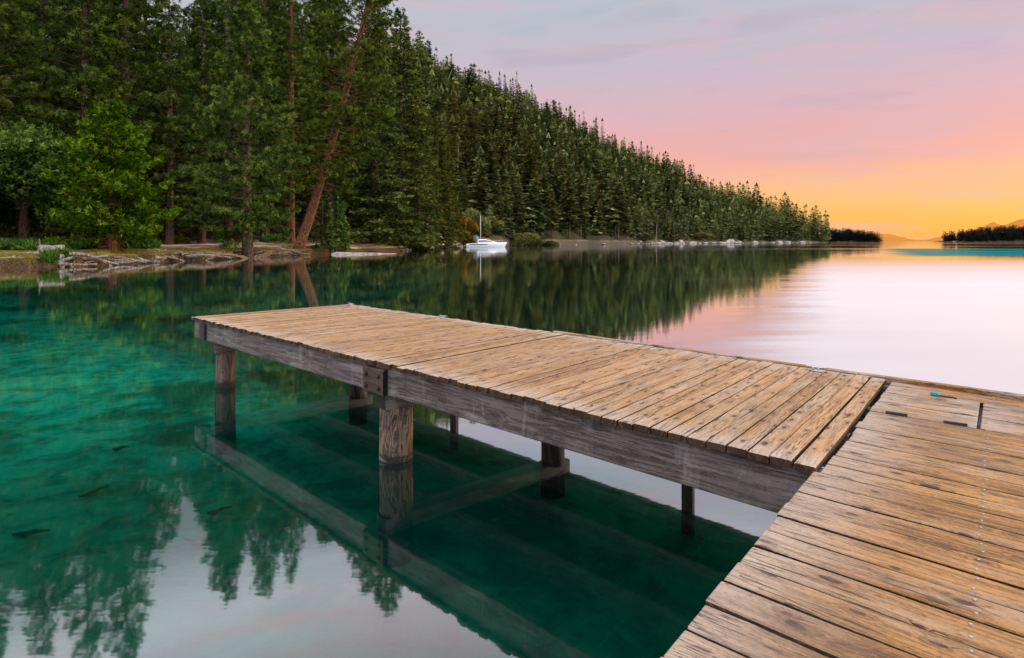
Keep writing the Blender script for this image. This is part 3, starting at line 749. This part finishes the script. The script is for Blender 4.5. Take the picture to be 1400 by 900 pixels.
SHR = leafy(2.2, 2.0, 2.0, 1800, M['willow'], M['bark'], 0.10, (0.42, 0.12), 8, 16)
ORS = leafy(2.0, 2.4, 2.4, 1500, M['orange'], M['bark'], 0.10, (0.36, 0.2), 8, 14)
plant('autumn_shrub', ORS, 'tall shrub with orange and yellow autumn leaves beside the boat', 'shrub', 634, 177, None, 2.4, szx=1.0)
plant('autumn_shrub', ORS, 'low reddish shrub at the waterline behind the stern of the boat', 'shrub', 640, 179, None, 1.1)
plant('willow_shrub', SHR, 'tall rounded pale green shrub directly left of the white pole', 'shrub', 646, 186, None, 3.6, szx=0.75)
plant('willow_shrub', SHR, 'rounded green shrub behind the white pole and the boat', 'shrub', 671, 205, None, 2.2)
plant('willow_shrub', SHR, 'wide dome shaped bush overhanging the water right of the boat', 'shrub', 717, 216, None, 2.0, szx=1.5)
plant('willow_shrub', SHR, 'low green bush along the shore right of the dome shaped bush', 'shrub', 752, 238, None, 0.9, szx=2.0)
plant('willow_shrub', SHR, 'low bush between the lakeside boulders', 'shrub', 958, 425, None, 2.0, szx=1.7)

# --- hillside
def hillfir(H, Rm, nb, cb, per=5, narrow=0.9, ww_=1.0):
    V = []; tn = []
    for k in range(nb):
        f = (k + rng.uniform()) / nb; z = H * (cb + (1 - cb) * f)
        L = Rm * ((1 - f) ** (narrow * .8) + 0.10) * rng.uniform(0.6, 1.15) * min(1, 0.55 + f * 4)
        az = k * 2.39996 + rng.normal(0, .3); hd = np.array([math.cos(az), math.sin(az), 0]); sv = np.array([-hd[1], hd[0], 0])
        dr = rng.uniform(0.1, 0.42) * (1 - f * 1.1)
        tt = rng.uniform(.2, .8) + rng.normal(0, .1)
        for m in range(per):
            s0 = rng.uniform(0.0, 0.62); sp = rng.normal(0, .34)
            a = np.array([0, 0, z]) + hd * L * s0 + np.array([0, 0, -dr * L * s0])
            d = hd * L * rng.uniform(.34, .5) + sv * sp * L * .7 + np.array([0, 0, -dr * L * rng.uniform(.1, .5)])
            w = np.cross(d, [0, 0, 1.0]); w = w / (np.linalg.norm(w) + 1e-9) * L * rng.uniform(.13, .24) * ww_ + np.array([0, 0, rng.uniform(-.10, .16) * L])
            V += [a - w, a + d, a + w]; tn.append(min(1, max(0, tt + rng.normal(0, .12))))
    for m in range(6):
        d = rng.normal(0, .12, 3) * Rm; V += [(d[0], d[1], H * .93), (0, 0, H * 1.03), (-d[0], -d[1], H * .93)]; tn.append(.6)
    v = np.array(V); mb = MB(); mb.tube([(0, 0, -1.5), (0, 0, H * .4), (0, 0, H * .97)], [H * .014 + .05, H * .010, .03], 6, False)
    return np_mesh('trunk', np.vstack(mb.v), [np.vstack(mb.f4)], M['bark'], None, True), crown_mesh('crown', v, np.array(tn), M['hillfir']), v, np.array(tn)


HF = [hillfir(20, 3.9, 150, .05, 8), hillfir(24, 3.9, 170, .08, 8), hillfir(17, 3.8, 140, .03, 8), hillfir(26, 4.6, 170, .20, 8, .6), hillfir(22, 3.0, 150, .05, 8, 1.0),
      hillfir(24, 5.4, 140, .28, 8, .5), hillfir(14, 3.3, 120, .03, 8), hillfir(28, 4.1, 180, .12, 8, .8)]
HFL = [hillfir(a_[0], a_[1], a_[2], a_[3], 4, a_[4] if len(a_) > 4 else .95, 1.6) for a_ in ((20, 4.3, 84, .04), (24, 4.2, 88, .06), (16, 4.2, 72, .03), (24, 5.4, 76, .2, .55), (24, 3.3, 80, .04))]
cand = []
gx = np.arange(-330, 420, 6.0)
for x in gx:
    for y in np.arange(100, 800, 6.0):
        xx = x + rng.uniform(-3, 3); yy = y + rng.uniform(-3, 3); q = xx / yy
        if not (q_of(480) < q < q_of(1133)): continue
        d = yy - float(yshore(q))
        if d < 1.5 + 5 * rng.uniform(): continue
        if q < q_of(640) and d < 40: continue
        if d > 25 and math.sin(xx * .045 + yy * .021) * math.sin(yy * .052 - xx * .017) + rng.uniform(-.9, .9) > .95: continue
        tt = d / (np.interp(q, EQ, YR) - float(yshore(q)))
        if tt > 1.12: continue
        cand.append((xx, yy, q, d, tt))
sizes = [(22 / c[1]) * (1.0 if c[2] > q_of(575) else 0.2) * rng.uniform(.85, 1.15) for c in cand]
order = np.argsort(sizes)[::-1]
print('hill trees', len(cand))
GH = 'conifers covering the hillside across the water'
stV = []; stT = []; tkV = []; nzs = rng.uniform(0, 6, 8)
for n_, ci in enumerate(order):
    xx, yy, q, d, tt = cand[ci]
    z = float(ground(q, yy)) - 0.3
    tipf = min(1, max(0.7, (q_of(1137) - q) / 0.008)); big = float(np.interp(q, [q_of(960), q_of(1110)], [1.0, 1.4]))
    if n_ < 285:
        k = int(rng.integers(0, 8)); sc = rng.choice([.6, .8, 1.0, 1.1, 1.25]) * rng.uniform(.88, 1.12)
        if d < 25 and rng.uniform() < .4: k = 6
        if d < 18: lb = 'green conifer low on the wooded hillside near the waterline'
        elif k in (3, 5): lb = 'open crowned conifer with some bare trunk, standing up the wooded hillside'
        else: lb = 'narrow dark conifer with branches almost to the ground up the wooded hillside'
        o = thing('conifer_tree', lb, 'tree', (xx, yy, z), rng.uniform(0, 6.28), GH); sc *= big; o.scale = (sc * 1.05, sc * 1.05, sc)
        link('trunk', HF[k][0], o); link('crown', HF[k][1], o)
    else:
        k = int(rng.integers(0, 5)); sc = .9 * rng.choice([.5, .7, .9, 1.0, 1.25]) * rng.uniform(.85, 1.15) * big * (1 + .25 * math.sin(xx * .07 + 1) * math.sin(yy * .06)) * (0.55 + .45 * tipf); a = rng.uniform(0, 6.28); v = HFL[k][2] * sc
        ca, sa = math.cos(a), math.sin(a)
        w = np.stack([v[:, 0] * ca - v[:, 1] * sa + xx, v[:, 0] * sa + v[:, 1] * ca + yy, v[:, 2] + z], 1)
        stV.append(w); stT.append(np.clip(HFL[k][3] + rng.normal(0, .22), 0, 1))
        r_ = .2 * sc; tkV.append(np.array([[xx - r_, yy, z - 1], [xx, yy, z + 17 * sc], [xx + r_, yy, z - 1]]))
o = link('hillside_woods', crown_mesh('hillside_woods', np.vstack(stV), np.concatenate(stT), M['hillfir']))
tag(o, 'dense conifer wood covering the upper slope to the skyline', 'wood', None, 'stuff')


def dead_tree(H, lean, lb, px, Y, z0=None):
    mb = MB(); zs = np.linspace(0, 1, 8)
    tp = np.stack([lean * zs * H, 0.02 * H * np.sin(zs * 6), zs * H - .5], 1)
    mb.tube(tp, .02 * H * (1 - zs) ** .8 + .05, 8, False, wob=.06)
    for k in range(22):
        f = rng.uniform(.3, .98); az = rng.uniform(0, 6.28); L = H * .10 * (1.1 - f) * rng.uniform(.6, 1.5); p = np.array([lean * f * H, 0, f * H])
        mb.tube([p, p + np.array([math.cos(az) * L, math.sin(az) * L, -.15 * L])], [.07, .02], 4, False)
    o = thing('dead_tree', lb, 'dead tree', gpos(px, Y))
    link('trunk', np_mesh('trunk', np.vstack(mb.v), [np.vstack(mb.f4)], M['deadwood'], None, True), o)


for a in ((22, .35, 'pale dead trunk leaning right on the upper slope', 604, 420), (24, 0.03, 'bare grey snag at the edge of the near forest above the orange shrub', 624, 205),
          (15, .12, 'pale broken trunk tilted among firs up the slope right of the boat', 722, 262), (14, .02, 'tall grey dead tree on the boulder shore', 897, 345), (20, -.04, 'bleached snag standing high on the middle of the slope', 748, 430)):
    dead_tree(*a)

# --- boulders and driftwood on the far shore
def rock_mesh(seed, sx, sy, sz):
    r2 = np.random.default_rng(seed)
    import bmesh
    bm = bmesh.new(); bmesh.ops.create_icosphere(bm, subdivisions=3, radius=1)
    pl = [(r2.normal(0, 1, 3), r2.uniform(.55, .85)) for _ in range(9)]
    for v in bm.verts:
        p = np.array(v.co)
        for nrm_, d in pl:
            nn = nrm_ / np.linalg.norm(nrm_); e = p @ nn - d
            if e > 0: p = p - nn * e * .92
        p *= 1 + r2.normal(0, .012)
        v.co = Vector((p[0] * sx, p[1] * sy, p[2] * sz))
    me = bpy.data.meshes.new('boulder'); bm.to_mesh(me); bm.free(); me.materials.append(M['rock']); return me


RK = [rock_mesh(k, 1, .8, .7 if k % 2 else .55) for k in range(5)]
BL = {0: 'small grey granite rock at the waterline below the wooded hillside'}
for k in range(70):
    px = rng.uniform(745, 1110) if k % 3 else rng.uniform(880, 1015)
    q = q_of(px); Y = float(yshore(q)) + rng.uniform(-.3, 3.0)
    o = link('boulder', RK[k % 5]); s_ = rng.uniform(.6, 1.9) * Y / 330
    o.location = (q * Y, Y, 0.1 * s_ + rng.uniform(0, .4)); o.rotation_euler = (0, 0, rng.uniform(0, 6.28)); o.scale = (s_ * 1.5, s_ * 1.2, s_)
    tag(o, BL[0], 'boulder', 'rocks along the far waterline')
for px, dy, s_, lb in ((928, 4, 3.6, 'largest pale boulder among the rocks at the middle of the far shore'), (996, 3, 3.6, 'pale slanting boulder at the right end of the rocky shore'),
                       (905, 5, 2.8, 'broad grey boulder beside the tall grey dead tree'), (1012, 2, 2.4, 'low pale boulder touching the water below the slanting boulder'), (875, 2, 2.0, 'round pale boulder left of the grey dead tree')):
    q = q_of(px); Y = float(yshore(q)) + dy
    o = link('boulder', RK[2 if px != 996 else 3]); o.location = (q * Y, Y, 1.0); o.scale = (s_ * 1.4, s_, s_); o.rotation_euler = (0.1, .25, px); tag(o, lb, 'boulder')
# pale ledge by the small firs, dark rocks next to it
mb = MB()
xs = np.linspace(0, 1, 15); ledge = []
for k, x in enumerate(xs):
    w = 1.5 * math.sin(math.pi * min(1, x * 1.2 + .06) * .92) ** .7 * (1 - x) ** .35 + .05; h = .42 * (1 - x) ** .6 * min(1, x * 8 + .4) + .02
    for a in np.linspace(0, math.pi, 9): ledge.append((x * 9.5, math.cos(a) * w, math.sin(a) ** .7 * h + rng.normal(0, .012)))
Q = [(k * 9 + a, k * 9 + a + 1, k * 9 + a + 10, k * 9 + a + 9) for k in range(14) for a in range(8)]
mb.add(ledge, Q)
o = mb.build('rock_ledge', M['rock'], None, True, np.zeros(3)); q = q_of(452); o.location = (q * 75, 75, -.06); o.rotation_euler = (0, 0, R(33))
tag(o, 'long pale tapered rock ledge lying flat on the water below the small firs', 'rock')
for k in range(16):
    px = 548 + k * 5.4 + rng.uniform(-2, 2); q = q_of(px); Y = float(yshore(q)) + rng.uniform(-.8, 1.2)
    o = link('boulder', RK[k % 5]); s_ = rng.uniform(.4, .8) * Y / 120; o.location = (q * Y, Y, .15); o.scale = (s_ * 1.6, s_, s_); o.rotation_euler = (0, 0, k)
    tag(o, 'brown rock at the waterline below the shoulder firs left of the boat', 'boulder', 'brown rocks below the shoulder firs')

# --- near bank: stump, post, snag, driftwood, roots
def at_bank(px, dy, dz=0):
    q = q_of(px); Y = float(yshore(q)) + dy; return np.array([q * Y, Y, float(ground(q, Y)) + dz])


p = at_bank(71, 2.6)
mb = MB()
th = np.linspace(0, 2 * np.pi, 25)
rows = []
for z, r_ in ((-.3, 1.05), (0, .98), (.25, .80), (.62, .74), (.70, .70), (.68, .4), (.66, .05)):
    rows.append([(p[0] + math.cos(a) * r_ * (1 + .10 * math.sin(a * 7) * (z < .6)), p[1] + math.sin(a) * r_ * (1 + .1 * math.sin(a * 7 + 1) * (z < .6)), p[2] + z + (.05 * math.sin(a * 2) if z > .5 else 0)) for a in th])
V = np.array(rows).reshape(-1, 3); Q = [(i * 25 + j, i * 25 + j + 1, (i + 1) * 25 + j + 1, (i + 1) * 25 + j) for i in range(6) for j in range(24)]
mb.add(V, Q); tag(mb.build('tree_stump', M['deadwood'], None, False, p), 'wide weathered grey tree stump on the bank at the left', 'stump')
p = at_bank(53, 2.8); mb = MB()
mb.tube([p, p + np.array([.1, 0, .7]), p + np.array([.02, 0, 1.25])], [.13, .09, .03], 7, wob=.1); mb.tube([p + np.array([.05, 0, .3]), p + np.array([-.3, 0, .8])], [.06, .02], 5)
tag(mb.build('broken_branch', M['bark'], None, True, p), 'dark broken branch standing upright left of the grey stump', 'branch')
p = at_bank(85, -.25); p[2] = 0; mb = MB()
mb.tube([p + np.array([0, 0, z]) for z in (-.5, 0, .5, .80, .84)], [.16, .16, .15, .13, .05], 12, wob=.04)
tag(mb.build('mooring_post', M['deadwood'], None, True, p), 'short pale post standing in the water in front of the stump', 'post')
for k in range(38):
    px = 96 + k * 8.5 + rng.uniform(-5, 5); p = at_bank(px, rng.uniform(-.45, .3)); p[2] = rng.uniform(.15, .72)
    L = rng.uniform(1.0, 2.9); a = rng.normal(0, .6) + .3
    d = np.array([math.cos(a), math.sin(a) * .6, rng.normal(0, .16)]); bend = rng.normal(0, .18, 3) * np.array([.4, .6, 1])
    pts = [p + d * L * (u - .5) + bend * math.sin(u * 3.14) * L * .4 for u in np.linspace(0, 1, 8)]
    mb = MB(); r_ = rng.uniform(.07, .17); mb.tube(pts, [r_ * (1.1 - .7 * u) for u in np.linspace(0, 1, 8)], 7, wob=.08)
    if k % 2: mb.tube([pts[3], pts[3] + np.array([rng.normal(0, .3), -.15, rng.uniform(.05, .35)])], [r_ * .6, .02], 5)
    tag(mb.build('driftwood_log', M['root'] if k % 3 else M['deadwood'], None, True, p), 'bleached crooked driftwood lying along the eroded edge of the near bank', 'driftwood', 'driftwood along the near bank')
p = at_bank(338, .6); mb = MB()
for k in range(34):
    a = R(rng.uniform(170, 370)); base = np.array(gpos(338, 60)) + np.array([rng.normal(0, .4), -.3, .12])
    e = at_bank(338 + rng.uniform(-78, 74), rng.uniform(-.25, .25)); e[2] = rng.uniform(-.1, .5)
    mid = base * .35 + e * .65; mid[2] = max(e[2], .55) + rng.uniform(.08, .28)
    pts = [base * (1 - u) ** 2 + 2 * mid * u * (1 - u) + e * u ** 2 + rng.normal(0, .06, 3) for u in np.linspace(0, 1, 9)]
    mb.tube(pts, [.12 * (1 - .75 * u) for u in np.linspace(0, 1, 9)], 6)
tag(mb.build('exposed_roots', M['root'], None, True, p), 'tangle of pale exposed roots spilling over the bank below the upright pine', 'roots')

# grass and ferns of the near bank
def scatter(N, pxr, dr, K, ln, wd, up, spread, mat, name, lb, patch=None):
    px = rng.uniform(*pxr, N); d = rng.uniform(*dr, N)
    if patch is not None:
        kp = patch(px, d) > rng.uniform(0, 1, N); px, d = px[kp], d[kp]
    q = (px - 700) / F; Y = yshore(q) + d
    c = np.stack([q * Y, Y, ground(q, Y)], 1)
    a = np.tile(np.array([0, 0, up]), (len(c), 1)) + rng.normal(0, .2, (len(c), 3))
    v = tri_tufts(c, a, K, ln, wd, spread)
    o = link(name, crown_mesh(name, v, np.clip(rng.normal(.5, .25, len(c) * K), 0, 1), mat)); tag(o, lb, 'plants', None, 'stuff')


scatter(9000, (-120, 440), (.35, 6), 7, .16, .03, 1.0, .5, M['grass'], 'grass', 'short yellow green grass on the near bank', lambda p, d: .25 + .75 * (np.sin(p * .05) * np.sin(d * .9 + p * .02) > -.1))
scatter(2600, (-200, 215), (7, 13), 9, .75, .2, .9, .6, M['fern'], 'undergrowth', 'ferns and low green plants under the trees')
scatter(420, (20, 100), (.2, 1.6), 9, .55, .09, .9, .6, M['fern'], 'bank_plants', 'long green blades hanging over the bank by the stump', lambda p, d: np.exp(-((p - 80) / 18) ** 2))

# --- white motor boat
t = T('white_gelcoat'); M['gel'] = t.pbr(t.mix(t.noise(t.obj(), 1.5), (0.70, 0.72, 0.76), (0.80, 0.81, 0.84)), 0.25, 0.5)
t = T('dark_stripe'); M['stripe'] = t.pbr(t.mix(t.noise(t.obj(), 3), (0.03, 0.03, 0.04), (0.06, 0.05, 0.06)), 0.4)
t = T('boat_glass'); M['bglass'] = t.pbr(t.mix(t.noise(t.obj(), 2), (0.12, 0.16, 0.18), (0.2, 0.26, 0.27)), 0.08, 0.6)
t = T('orange_canvas'); M['canvas'] = t.pbr(t.mix(t.noise(t.obj(), 9), (0.55, 0.18, 0.05), (0.65, 0.26, 0.09)), 0.8)
t = T('blue_canvas'); M['blue'] = t.pbr(t.mix(t.noise(t.obj(), 9), (0.03, 0.15, 0.28), (0.05, 0.24, 0.36)), 0.8)
BY = 168.0; bc = np.array([q_of(664) * BY, BY, 0.0])
boat = thing('motor_boat', 'white motor boat with low cabin moored by the far shore', 'boat', bc)
LB = 11.2; mb = MB(); st = np.linspace(0, 1, 22); rows = []
for x in st:
    hw = 1.55 * (1 - max(0, (x - .35) / .65) ** 2.4) + .02; sh = 1.05 + .35 * x ** 1.5 + (.0 if x > .05 else -.1)
    X0 = (x - .5) * LB; flare = .25 * x * LB * .12
    rows.append([(X0 + fl * flare * 2.2, y * hw * wf, z) for y, wf, z, fl in ((1, .0, -.5, 0), (1, .72, -.25, 0), (1, .9, .18, .25), (1, 1.0, sh * .7, .8), (1, 1.0, sh, 1), (1, .86, sh + .03, 1), (1, 0, sh + .10, 1), (-1, .86, sh + .03, 1), (-1, 1, sh, 1), (-1, 1, sh * .7, .8), (-1, .9, .18, .25), (-1, .72, -.25, 0))])
V = np.array(rows).reshape(-1, 3); Q = [(i * 12 + j, i * 12 + (j + 1) % 12, (i + 1) * 12 + (j + 1) % 12, (i + 1) * 12 + j) for i in range(21) for j in range(12)]
tr = [(0, j + 1, j) for j in range(1, 11)]
mb.add(V, Q, tr); mb.build('hull', M['gel'], boat, True, np.zeros(3))


def loft(rows, name, mat, parent, smooth=False):
    k = len(rows[0]); mb = MB(); V = np.array(rows).reshape(-1, 3)
    Q = [(i * k + j, i * k + (j + 1) % k, (i + 1) * k + (j + 1) % k, (i + 1) * k + j) for i in range(len(rows) - 1) for j in range(k)]
    tr = [(0, j + 1, j) for j in range(1, k - 1)] + [((len(rows) - 1) * k, (len(rows) - 1) * k + j, (len(rows) - 1) * k + j + 1) for j in range(1, k - 1)]
    mb.add(V, Q, tr); return mb.build(name, mat, parent, smooth, np.zeros(3))


rows = []
for x, h, w in ((-2.2, .95, 1.25), (-2.0, 1.15, 1.25), (.0, 1.2, 1.2), (1.3, .85, 1.05), (3.0, .35, .75), (4.1, .06, .4)):
    zb_ = 1.15 + .1 * (x + 2.2) / 6
    rows.append([(x, -w, zb_), (x, -w * .84, zb_ + h * .85), (x, -w * .6, zb_ + h), (x, w * .6, zb_ + h), (x, w * .84, zb_ + h * .85), (x, w, zb_)])
cabin = loft(rows, 'cabin', M['gel'], boat)
for sgn in (-1, 1):
    rows = []
    for x, za, zt, y in ((-1.9, 1.5, 2.02, 1.18), (.0, 1.55, 2.08, 1.15), (1.2, 1.6, 1.92, 1.03), (2.2, 1.62, 1.70, .92)):
        rows.append([(x, sgn * (y + .02), za), (x, sgn * (y - .06), zt), (x, sgn * (y - .16), zt), (x, sgn * (y - .1), za)])
    loft(rows, 'cabin_window', M['bglass'], boat)
    rows = [[(x, sgn * (1.575 * (1 - max(0, (x / LB + .5 - .35) / .65) ** 2.4) + .035), .72 + .12 * (x + 4) / 8 + dz) for dz in (0, .26)] + [(x, sgn * 1.4 * (1 - max(0, (x / LB + .5 - .35) / .65) ** 2.4), .72 + .12 * (x + 4) / 8 + dz) for dz in (.26, 0)] for x in np.linspace(-4.6, 1.2, 9)]
    loft(rows, 'stripe', M['stripe'], boat)
rows = []
for x, h in ((-.5, 2.32), (0.0, 2.62), (.9, 2.60), (1.3, 2.30)): rows.append([(x, -.75, h - .06), (x, -.6, h), (x, .6, h), (x, .75, h - .06)])
loft(rows, 'canvas_cover', M['canvas'], boat)
mb = MB(); mb.box((-5.75, 0, .42), .8, 2.6, .10); mb.build('swim_platform', M['gel'], boat, False, np.zeros(3))
mb = MB()
for y in (-1.2, 1.2): mb.tube([(-2.5, y, 1.3), (-2.3, y, 2.4), (-2.6, y * .8, 3.1)], [.05, .05, .05], 8)
mb.tube([(-2.6, -.96, 3.1), (-2.65, 0, 3.2), (-2.6, .96, 3.1)], .05, 8); mb.build('radar_arch', M['gel'], boat, True, np.zeros(3))
rows = [[(x, -1.0, z), (x, 0, z + .12), (x, 1.0, z), (x, 1.0, z - .10), (x, -1.0, z - .10)] for x, z in ((-3.6, 3.05), (-3.0, 3.25), (-2.2, 3.18))]
loft(rows, 'blue_cover', M['blue'], boat)
mb = MB()
for y0 in (-1, 1):
    pts = [(x, y0 * 1.45 * (1 - max(0, (x / LB + .5 - .35) / .65) ** 2.4), 1.35 + .3 * (x / 5) + .42) for x in np.linspace(1.5, 5.1, 7)]
    mb.tube(pts, .025, 6)
    for pnt in pts[::2]: mb.tube([(pnt[0], pnt[1], pnt[2] - .5), pnt], .02, 5)
mb.build('bow_rail', M['steel'], boat, True, np.zeros(3))
boat.rotation_euler = (0, 0, R(-6))
mb = MB(); q = q_of(657); p = np.array([q * 177, 177, -.8]); mb.tube([p, p + np.array([0, 0, 5]), p + np.array([0, 0, 10.6])], [.15, .13, .10], 10)
t = T('weathered_white_paint'); M['pole'] = t.pbr(t.mix(t.noise(t.obj(), 2), (0.30, 0.30, 0.30), (0.48, 0.47, 0.46)), 0.7)
tag(mb.build('white_pole', M['pole'], None, True, p), 'tall slim white pole rising behind the motor boat', 'pole')

# --- far islands, their woods, mountains
def island(px0, px1, Y, zt, name):
    x0, x1 = q_of(px0) * Y, q_of(px1) * Y
    u = np.linspace(0, 1, 40); v = np.linspace(0, 1, 14)
    Uu, Vv = np.meshgrid(u, v, indexing='ij')
    z = zt * np.sin(np.pi * Uu) ** .6 * np.sin(np.pi * Vv) ** .8 - 0.6 + .5 * np.sin(Uu * 31) * np.sin(Vv * 9)
    X = x0 + (x1 - x0) * Uu; Yv = Y + 140 * Vv
    Vt = np.stack([X, Yv, z], -1).reshape(-1, 3); i = np.arange(39)[:, None] * 14; j = np.arange(13)[None, :]
    tag(link(name, np_mesh(name, Vt, [np.stack([i + j, i + 14 + j, i + 15 + j, i + j + 1], -1).reshape(-1, 4)], M['ground'], dict(inland=np.full(len(Vt), 50.), far=np.ones(len(Vt))), True)), kind='structure')
    sv = []; stt = []
    for k in range(int(abs(px1 - px0) * 6)):
        a, b = rng.uniform(0.015, .985), rng.uniform(.03, .7); zz = zt * math.sin(math.pi * a) ** .6 * math.sin(math.pi * b) ** .8 - 1
        kk = int(rng.integers(0, 5)); sc = rng.uniform(.7, 1.15) * Y / 1500
        v_ = HFL[kk][2] * sc * np.array([1.5, 1.5, 1]); sv.append(v_ + np.array([x0 + (x1 - x0) * a, Y + 140 * b, zz])); stt.append(HFL[kk][3])
    tag(link('distant_woods', crown_mesh('distant_woods', np.vstack(sv), np.concatenate(stt), M['farwood'])), 'far off dark conifer wood on low land at the end of the lake' if px0 < 1200 else 'far off dark conifer wood on the headland at the right edge', 'wood', None, 'stuff')


island(1112, 1212, 1350, 12, 'island')
island(1324, 1560, 1500, 22, 'headland')
t = T('mountain_rock'); n1 = t.noise(t.obj(), 0.002, 5, .6)
M['mount'] = t.pbr(t.mix(n1, (0.34, 0.125, 0.022), (0.40, 0.165, 0.035)), 1.0, 0.0)  # orange sunset haze painted into the rock colour
xs = np.linspace(q_of(1140), q_of(1640), 90); MY = 9000.0
hp = np.interp(xs, [q_of(p) for p in (1140, 1195, 1225, 1262, 1285, 1320, 1345, 1370, 1385, 1400, 1440, 1520, 1640)], [(330 - y) / F for y in (331, 320, 319.5, 329, 328, 318, 314, 304, 309, 302, 296, 308, 330)])
V = []
for k, (q, h) in enumerate(zip(xs, hp)):
    hh = max(0, h) * MY + rng.normal(0, 5); V += [(q * MY, MY, -5), (q * MY * 1.03, MY * 1.04, hh * .55 - 2), (q * MY * 1.08, MY * 1.1, hh * 1.1), (q * MY * 1.2, MY * 1.3, -5)]
Q = [(k * 4 + a, k * 4 + 4 + a, k * 4 + 5 + a, k * 4 + a + 1) for k in range(89) for a in range(3)]
tag(link('mountains', np_mesh('mountains', V, [Q], M['mount'], None, True)), kind='structure')

# sunken sticks on the bed
for px, py, L, a in ((165, 612, .25, .3), (129, 676, .35, .9), (42, 731, .4, .15), (265, 740, .35, 2.7), (300, 690, .3, .4)):
    c = back(px, py, CH + .75); mb = MB(); p = np.array([c[0], c[1], float(bed_z(c[0], c[1], 20.)) + .01]); L = L * .7
    mb.tube([p + np.array([math.cos(a), math.sin(a), 0]) * L * u + np.array([0, 0, .03 + .015 * math.sin(u * 5)]) for u in (-.5, -.2, .1, .5)], [.012, .022, .018, .008], 6)
    tag(mb.build('sunken_branch', M['iron'], None, True, p), 'short dark branch lying on the lake bed under the green water', 'branch', 'sunken branches on the lake bed')

# ------------------------------------------------------------------ sky, sun, camera
SUN_AZ, SUN_EL = R(62), R(5)
W = bpy.data.worlds.new('World'); S.world = W; W.use_nodes = True
t = T('', W)
g = t.n('ShaderNodeTexCoord').outputs['Generated']
dn = t.n('ShaderNodeVectorMath', {0: g}, operation='NORMALIZE').outputs[0]
sx = t.n('ShaderNodeSeparateXYZ', {0: dn}); z = sx.outputs[2]
az = t.math('ADD', t.math('MULTIPLY', sx.outputs[0], math.sin(R(34))), t.math('MULTIPLY', sx.outputs[1], math.cos(R(34))))
cl = t.noise(t.n('ShaderNodeMapping', {'Vector': dn, 'Scale': (1.2, 1.2, 9.0)}).outputs[0], 2.4, 5, .55, .4)
zc = t.math('ADD', z, t.math('MULTIPLY', t.math('SUBTRACT', cl, .5), .045))


def lin(r, g_, b): return tuple(((c / 255 + .055) / 1.055) ** 2.4 if c > 10 else c / 255 / 12.92 for c in (r, g_, b))


warm = t.ramp(zc, [(0.0, lin(253, 168, 40)), (.03, lin(253, 182, 70)), (.06, lin(252, 187, 105)), (.095, lin(249, 182, 138)), (.13, lin(246, 170, 152)), (.165, lin(234, 170, 168)), (.21, lin(221, 177, 187)), (.27, lin(204, 184, 200)), (.37, lin(188, 190, 203)), (.6, lin(205, 208, 214)), (1.0, lin(215, 218, 222))])
cool = t.ramp(zc, [(0.0, lin(196, 180, 176)), (.12, lin(205, 182, 188)), (.3, lin(190, 188, 200)), (.6, lin(205, 208, 214)), (1.0, lin(215, 218, 222))])
skyc = t.mix(t.mr(az, .35, .82), cool, warm)
skyc = t.mix(t.mr(cl,   .46, .68, 0, .45), skyc, lin(222, 176, 184))
cl2 = t.noise(t.n('ShaderNodeMapping', {'Vector': dn, 'Scale': (2.0, 2.0, 13.0), 'Location': (3.1, 1.7, .4)}).outputs[0], 2.0, 6, .6, .6)
skyc = t.mix(t.math('MULTIPLY', t.mr(cl2, .50, .66, 0, .38), t.mr(z, .2, .36)), skyc, lin(160, 188, 196))
skyc = t.mix(t.math('MULTIPLY', t.mr(cl2, .48, .30, 0, .26), t.mr(z, .06, .2)), skyc, lin(170, 158, 182))
skyc = t.n('ShaderNodeHueSaturation', {'Saturation': .95, 'Color': skyc}).outputs[0]
gain = t.math('MULTIPLY', t.math('MULTIPLY', t.mr(z, .388, .51, 1.0, 3.0), t.mr(sx.outputs[1], .25, -.5, 1.0, 1.7)), t.mr(z, -.02, 0, .2, 1.0))
bg1 = t.n('ShaderNodeBackground', {'Color': skyc, 'Strength': gain}).outputs[0]
nis = t.n('ShaderNodeTexSky', sky_type='NISHITA', sun_disc=False, sun_elevation=SUN_EL, sun_rotation=SUN_AZ)
bg2 = t.n('ShaderNodeBackground', {'Color': nis.outputs[0], 'Strength': 0.008}).outputs[0]
t.n('ShaderNodeOutputWorld', {0: t.n('ShaderNodeAddShader', {0: bg1, 1: bg2}).outputs[0]})
sl = bpy.data.lights.new('sun', 'SUN'); sl.energy = 2.4; sl.angle = R(9); sl.color = (1.0, 0.72, 0.42)
so = bpy.data.objects.new('sun', sl); C.objects.link(so); so.location = (60, 50, 40)
d = Vector((math.sin(SUN_AZ) * math.cos(SUN_EL), math.cos(SUN_AZ) * math.cos(SUN_EL), math.sin(SUN_EL)))
so.rotation_euler = (-d).to_track_quat('-Z', 'Y').to_euler()
cam = bpy.data.cameras.new('camera'); co = bpy.data.objects.new('camera', cam); C.objects.link(co)
co.location = (0, 0, CH); co.rotation_euler = (R(90), 0, 0)
cam.lens = 36 * F / 1400; cam.sensor_width = 36; cam.shift_y = -(450 - HZ) / 1400; cam.clip_start = .05; cam.clip_end = 60000
S.camera = co
S.view_settings.view_transform = 'Standard'; S.view_settings.look = 'None'; S.view_settings.exposure = 0.0; S.view_settings.gamma = 1.0; S.view_settings.use_curve_mapping = False
S.render.engine = 'CYCLES'
S.cycles.use_denoising = True
S.cycles.max_bounces = 8; S.cycles.diffuse_bounces = 3; S.cycles.glossy_bounces = 3; S.cycles.transparent_max_bounces = 12
S.cycles.use_adaptive_sampling = False
S.cycles.sampling_pattern = 'BLUE_NOISE'; S.cycles.sample_clamp_indirect = 4.0
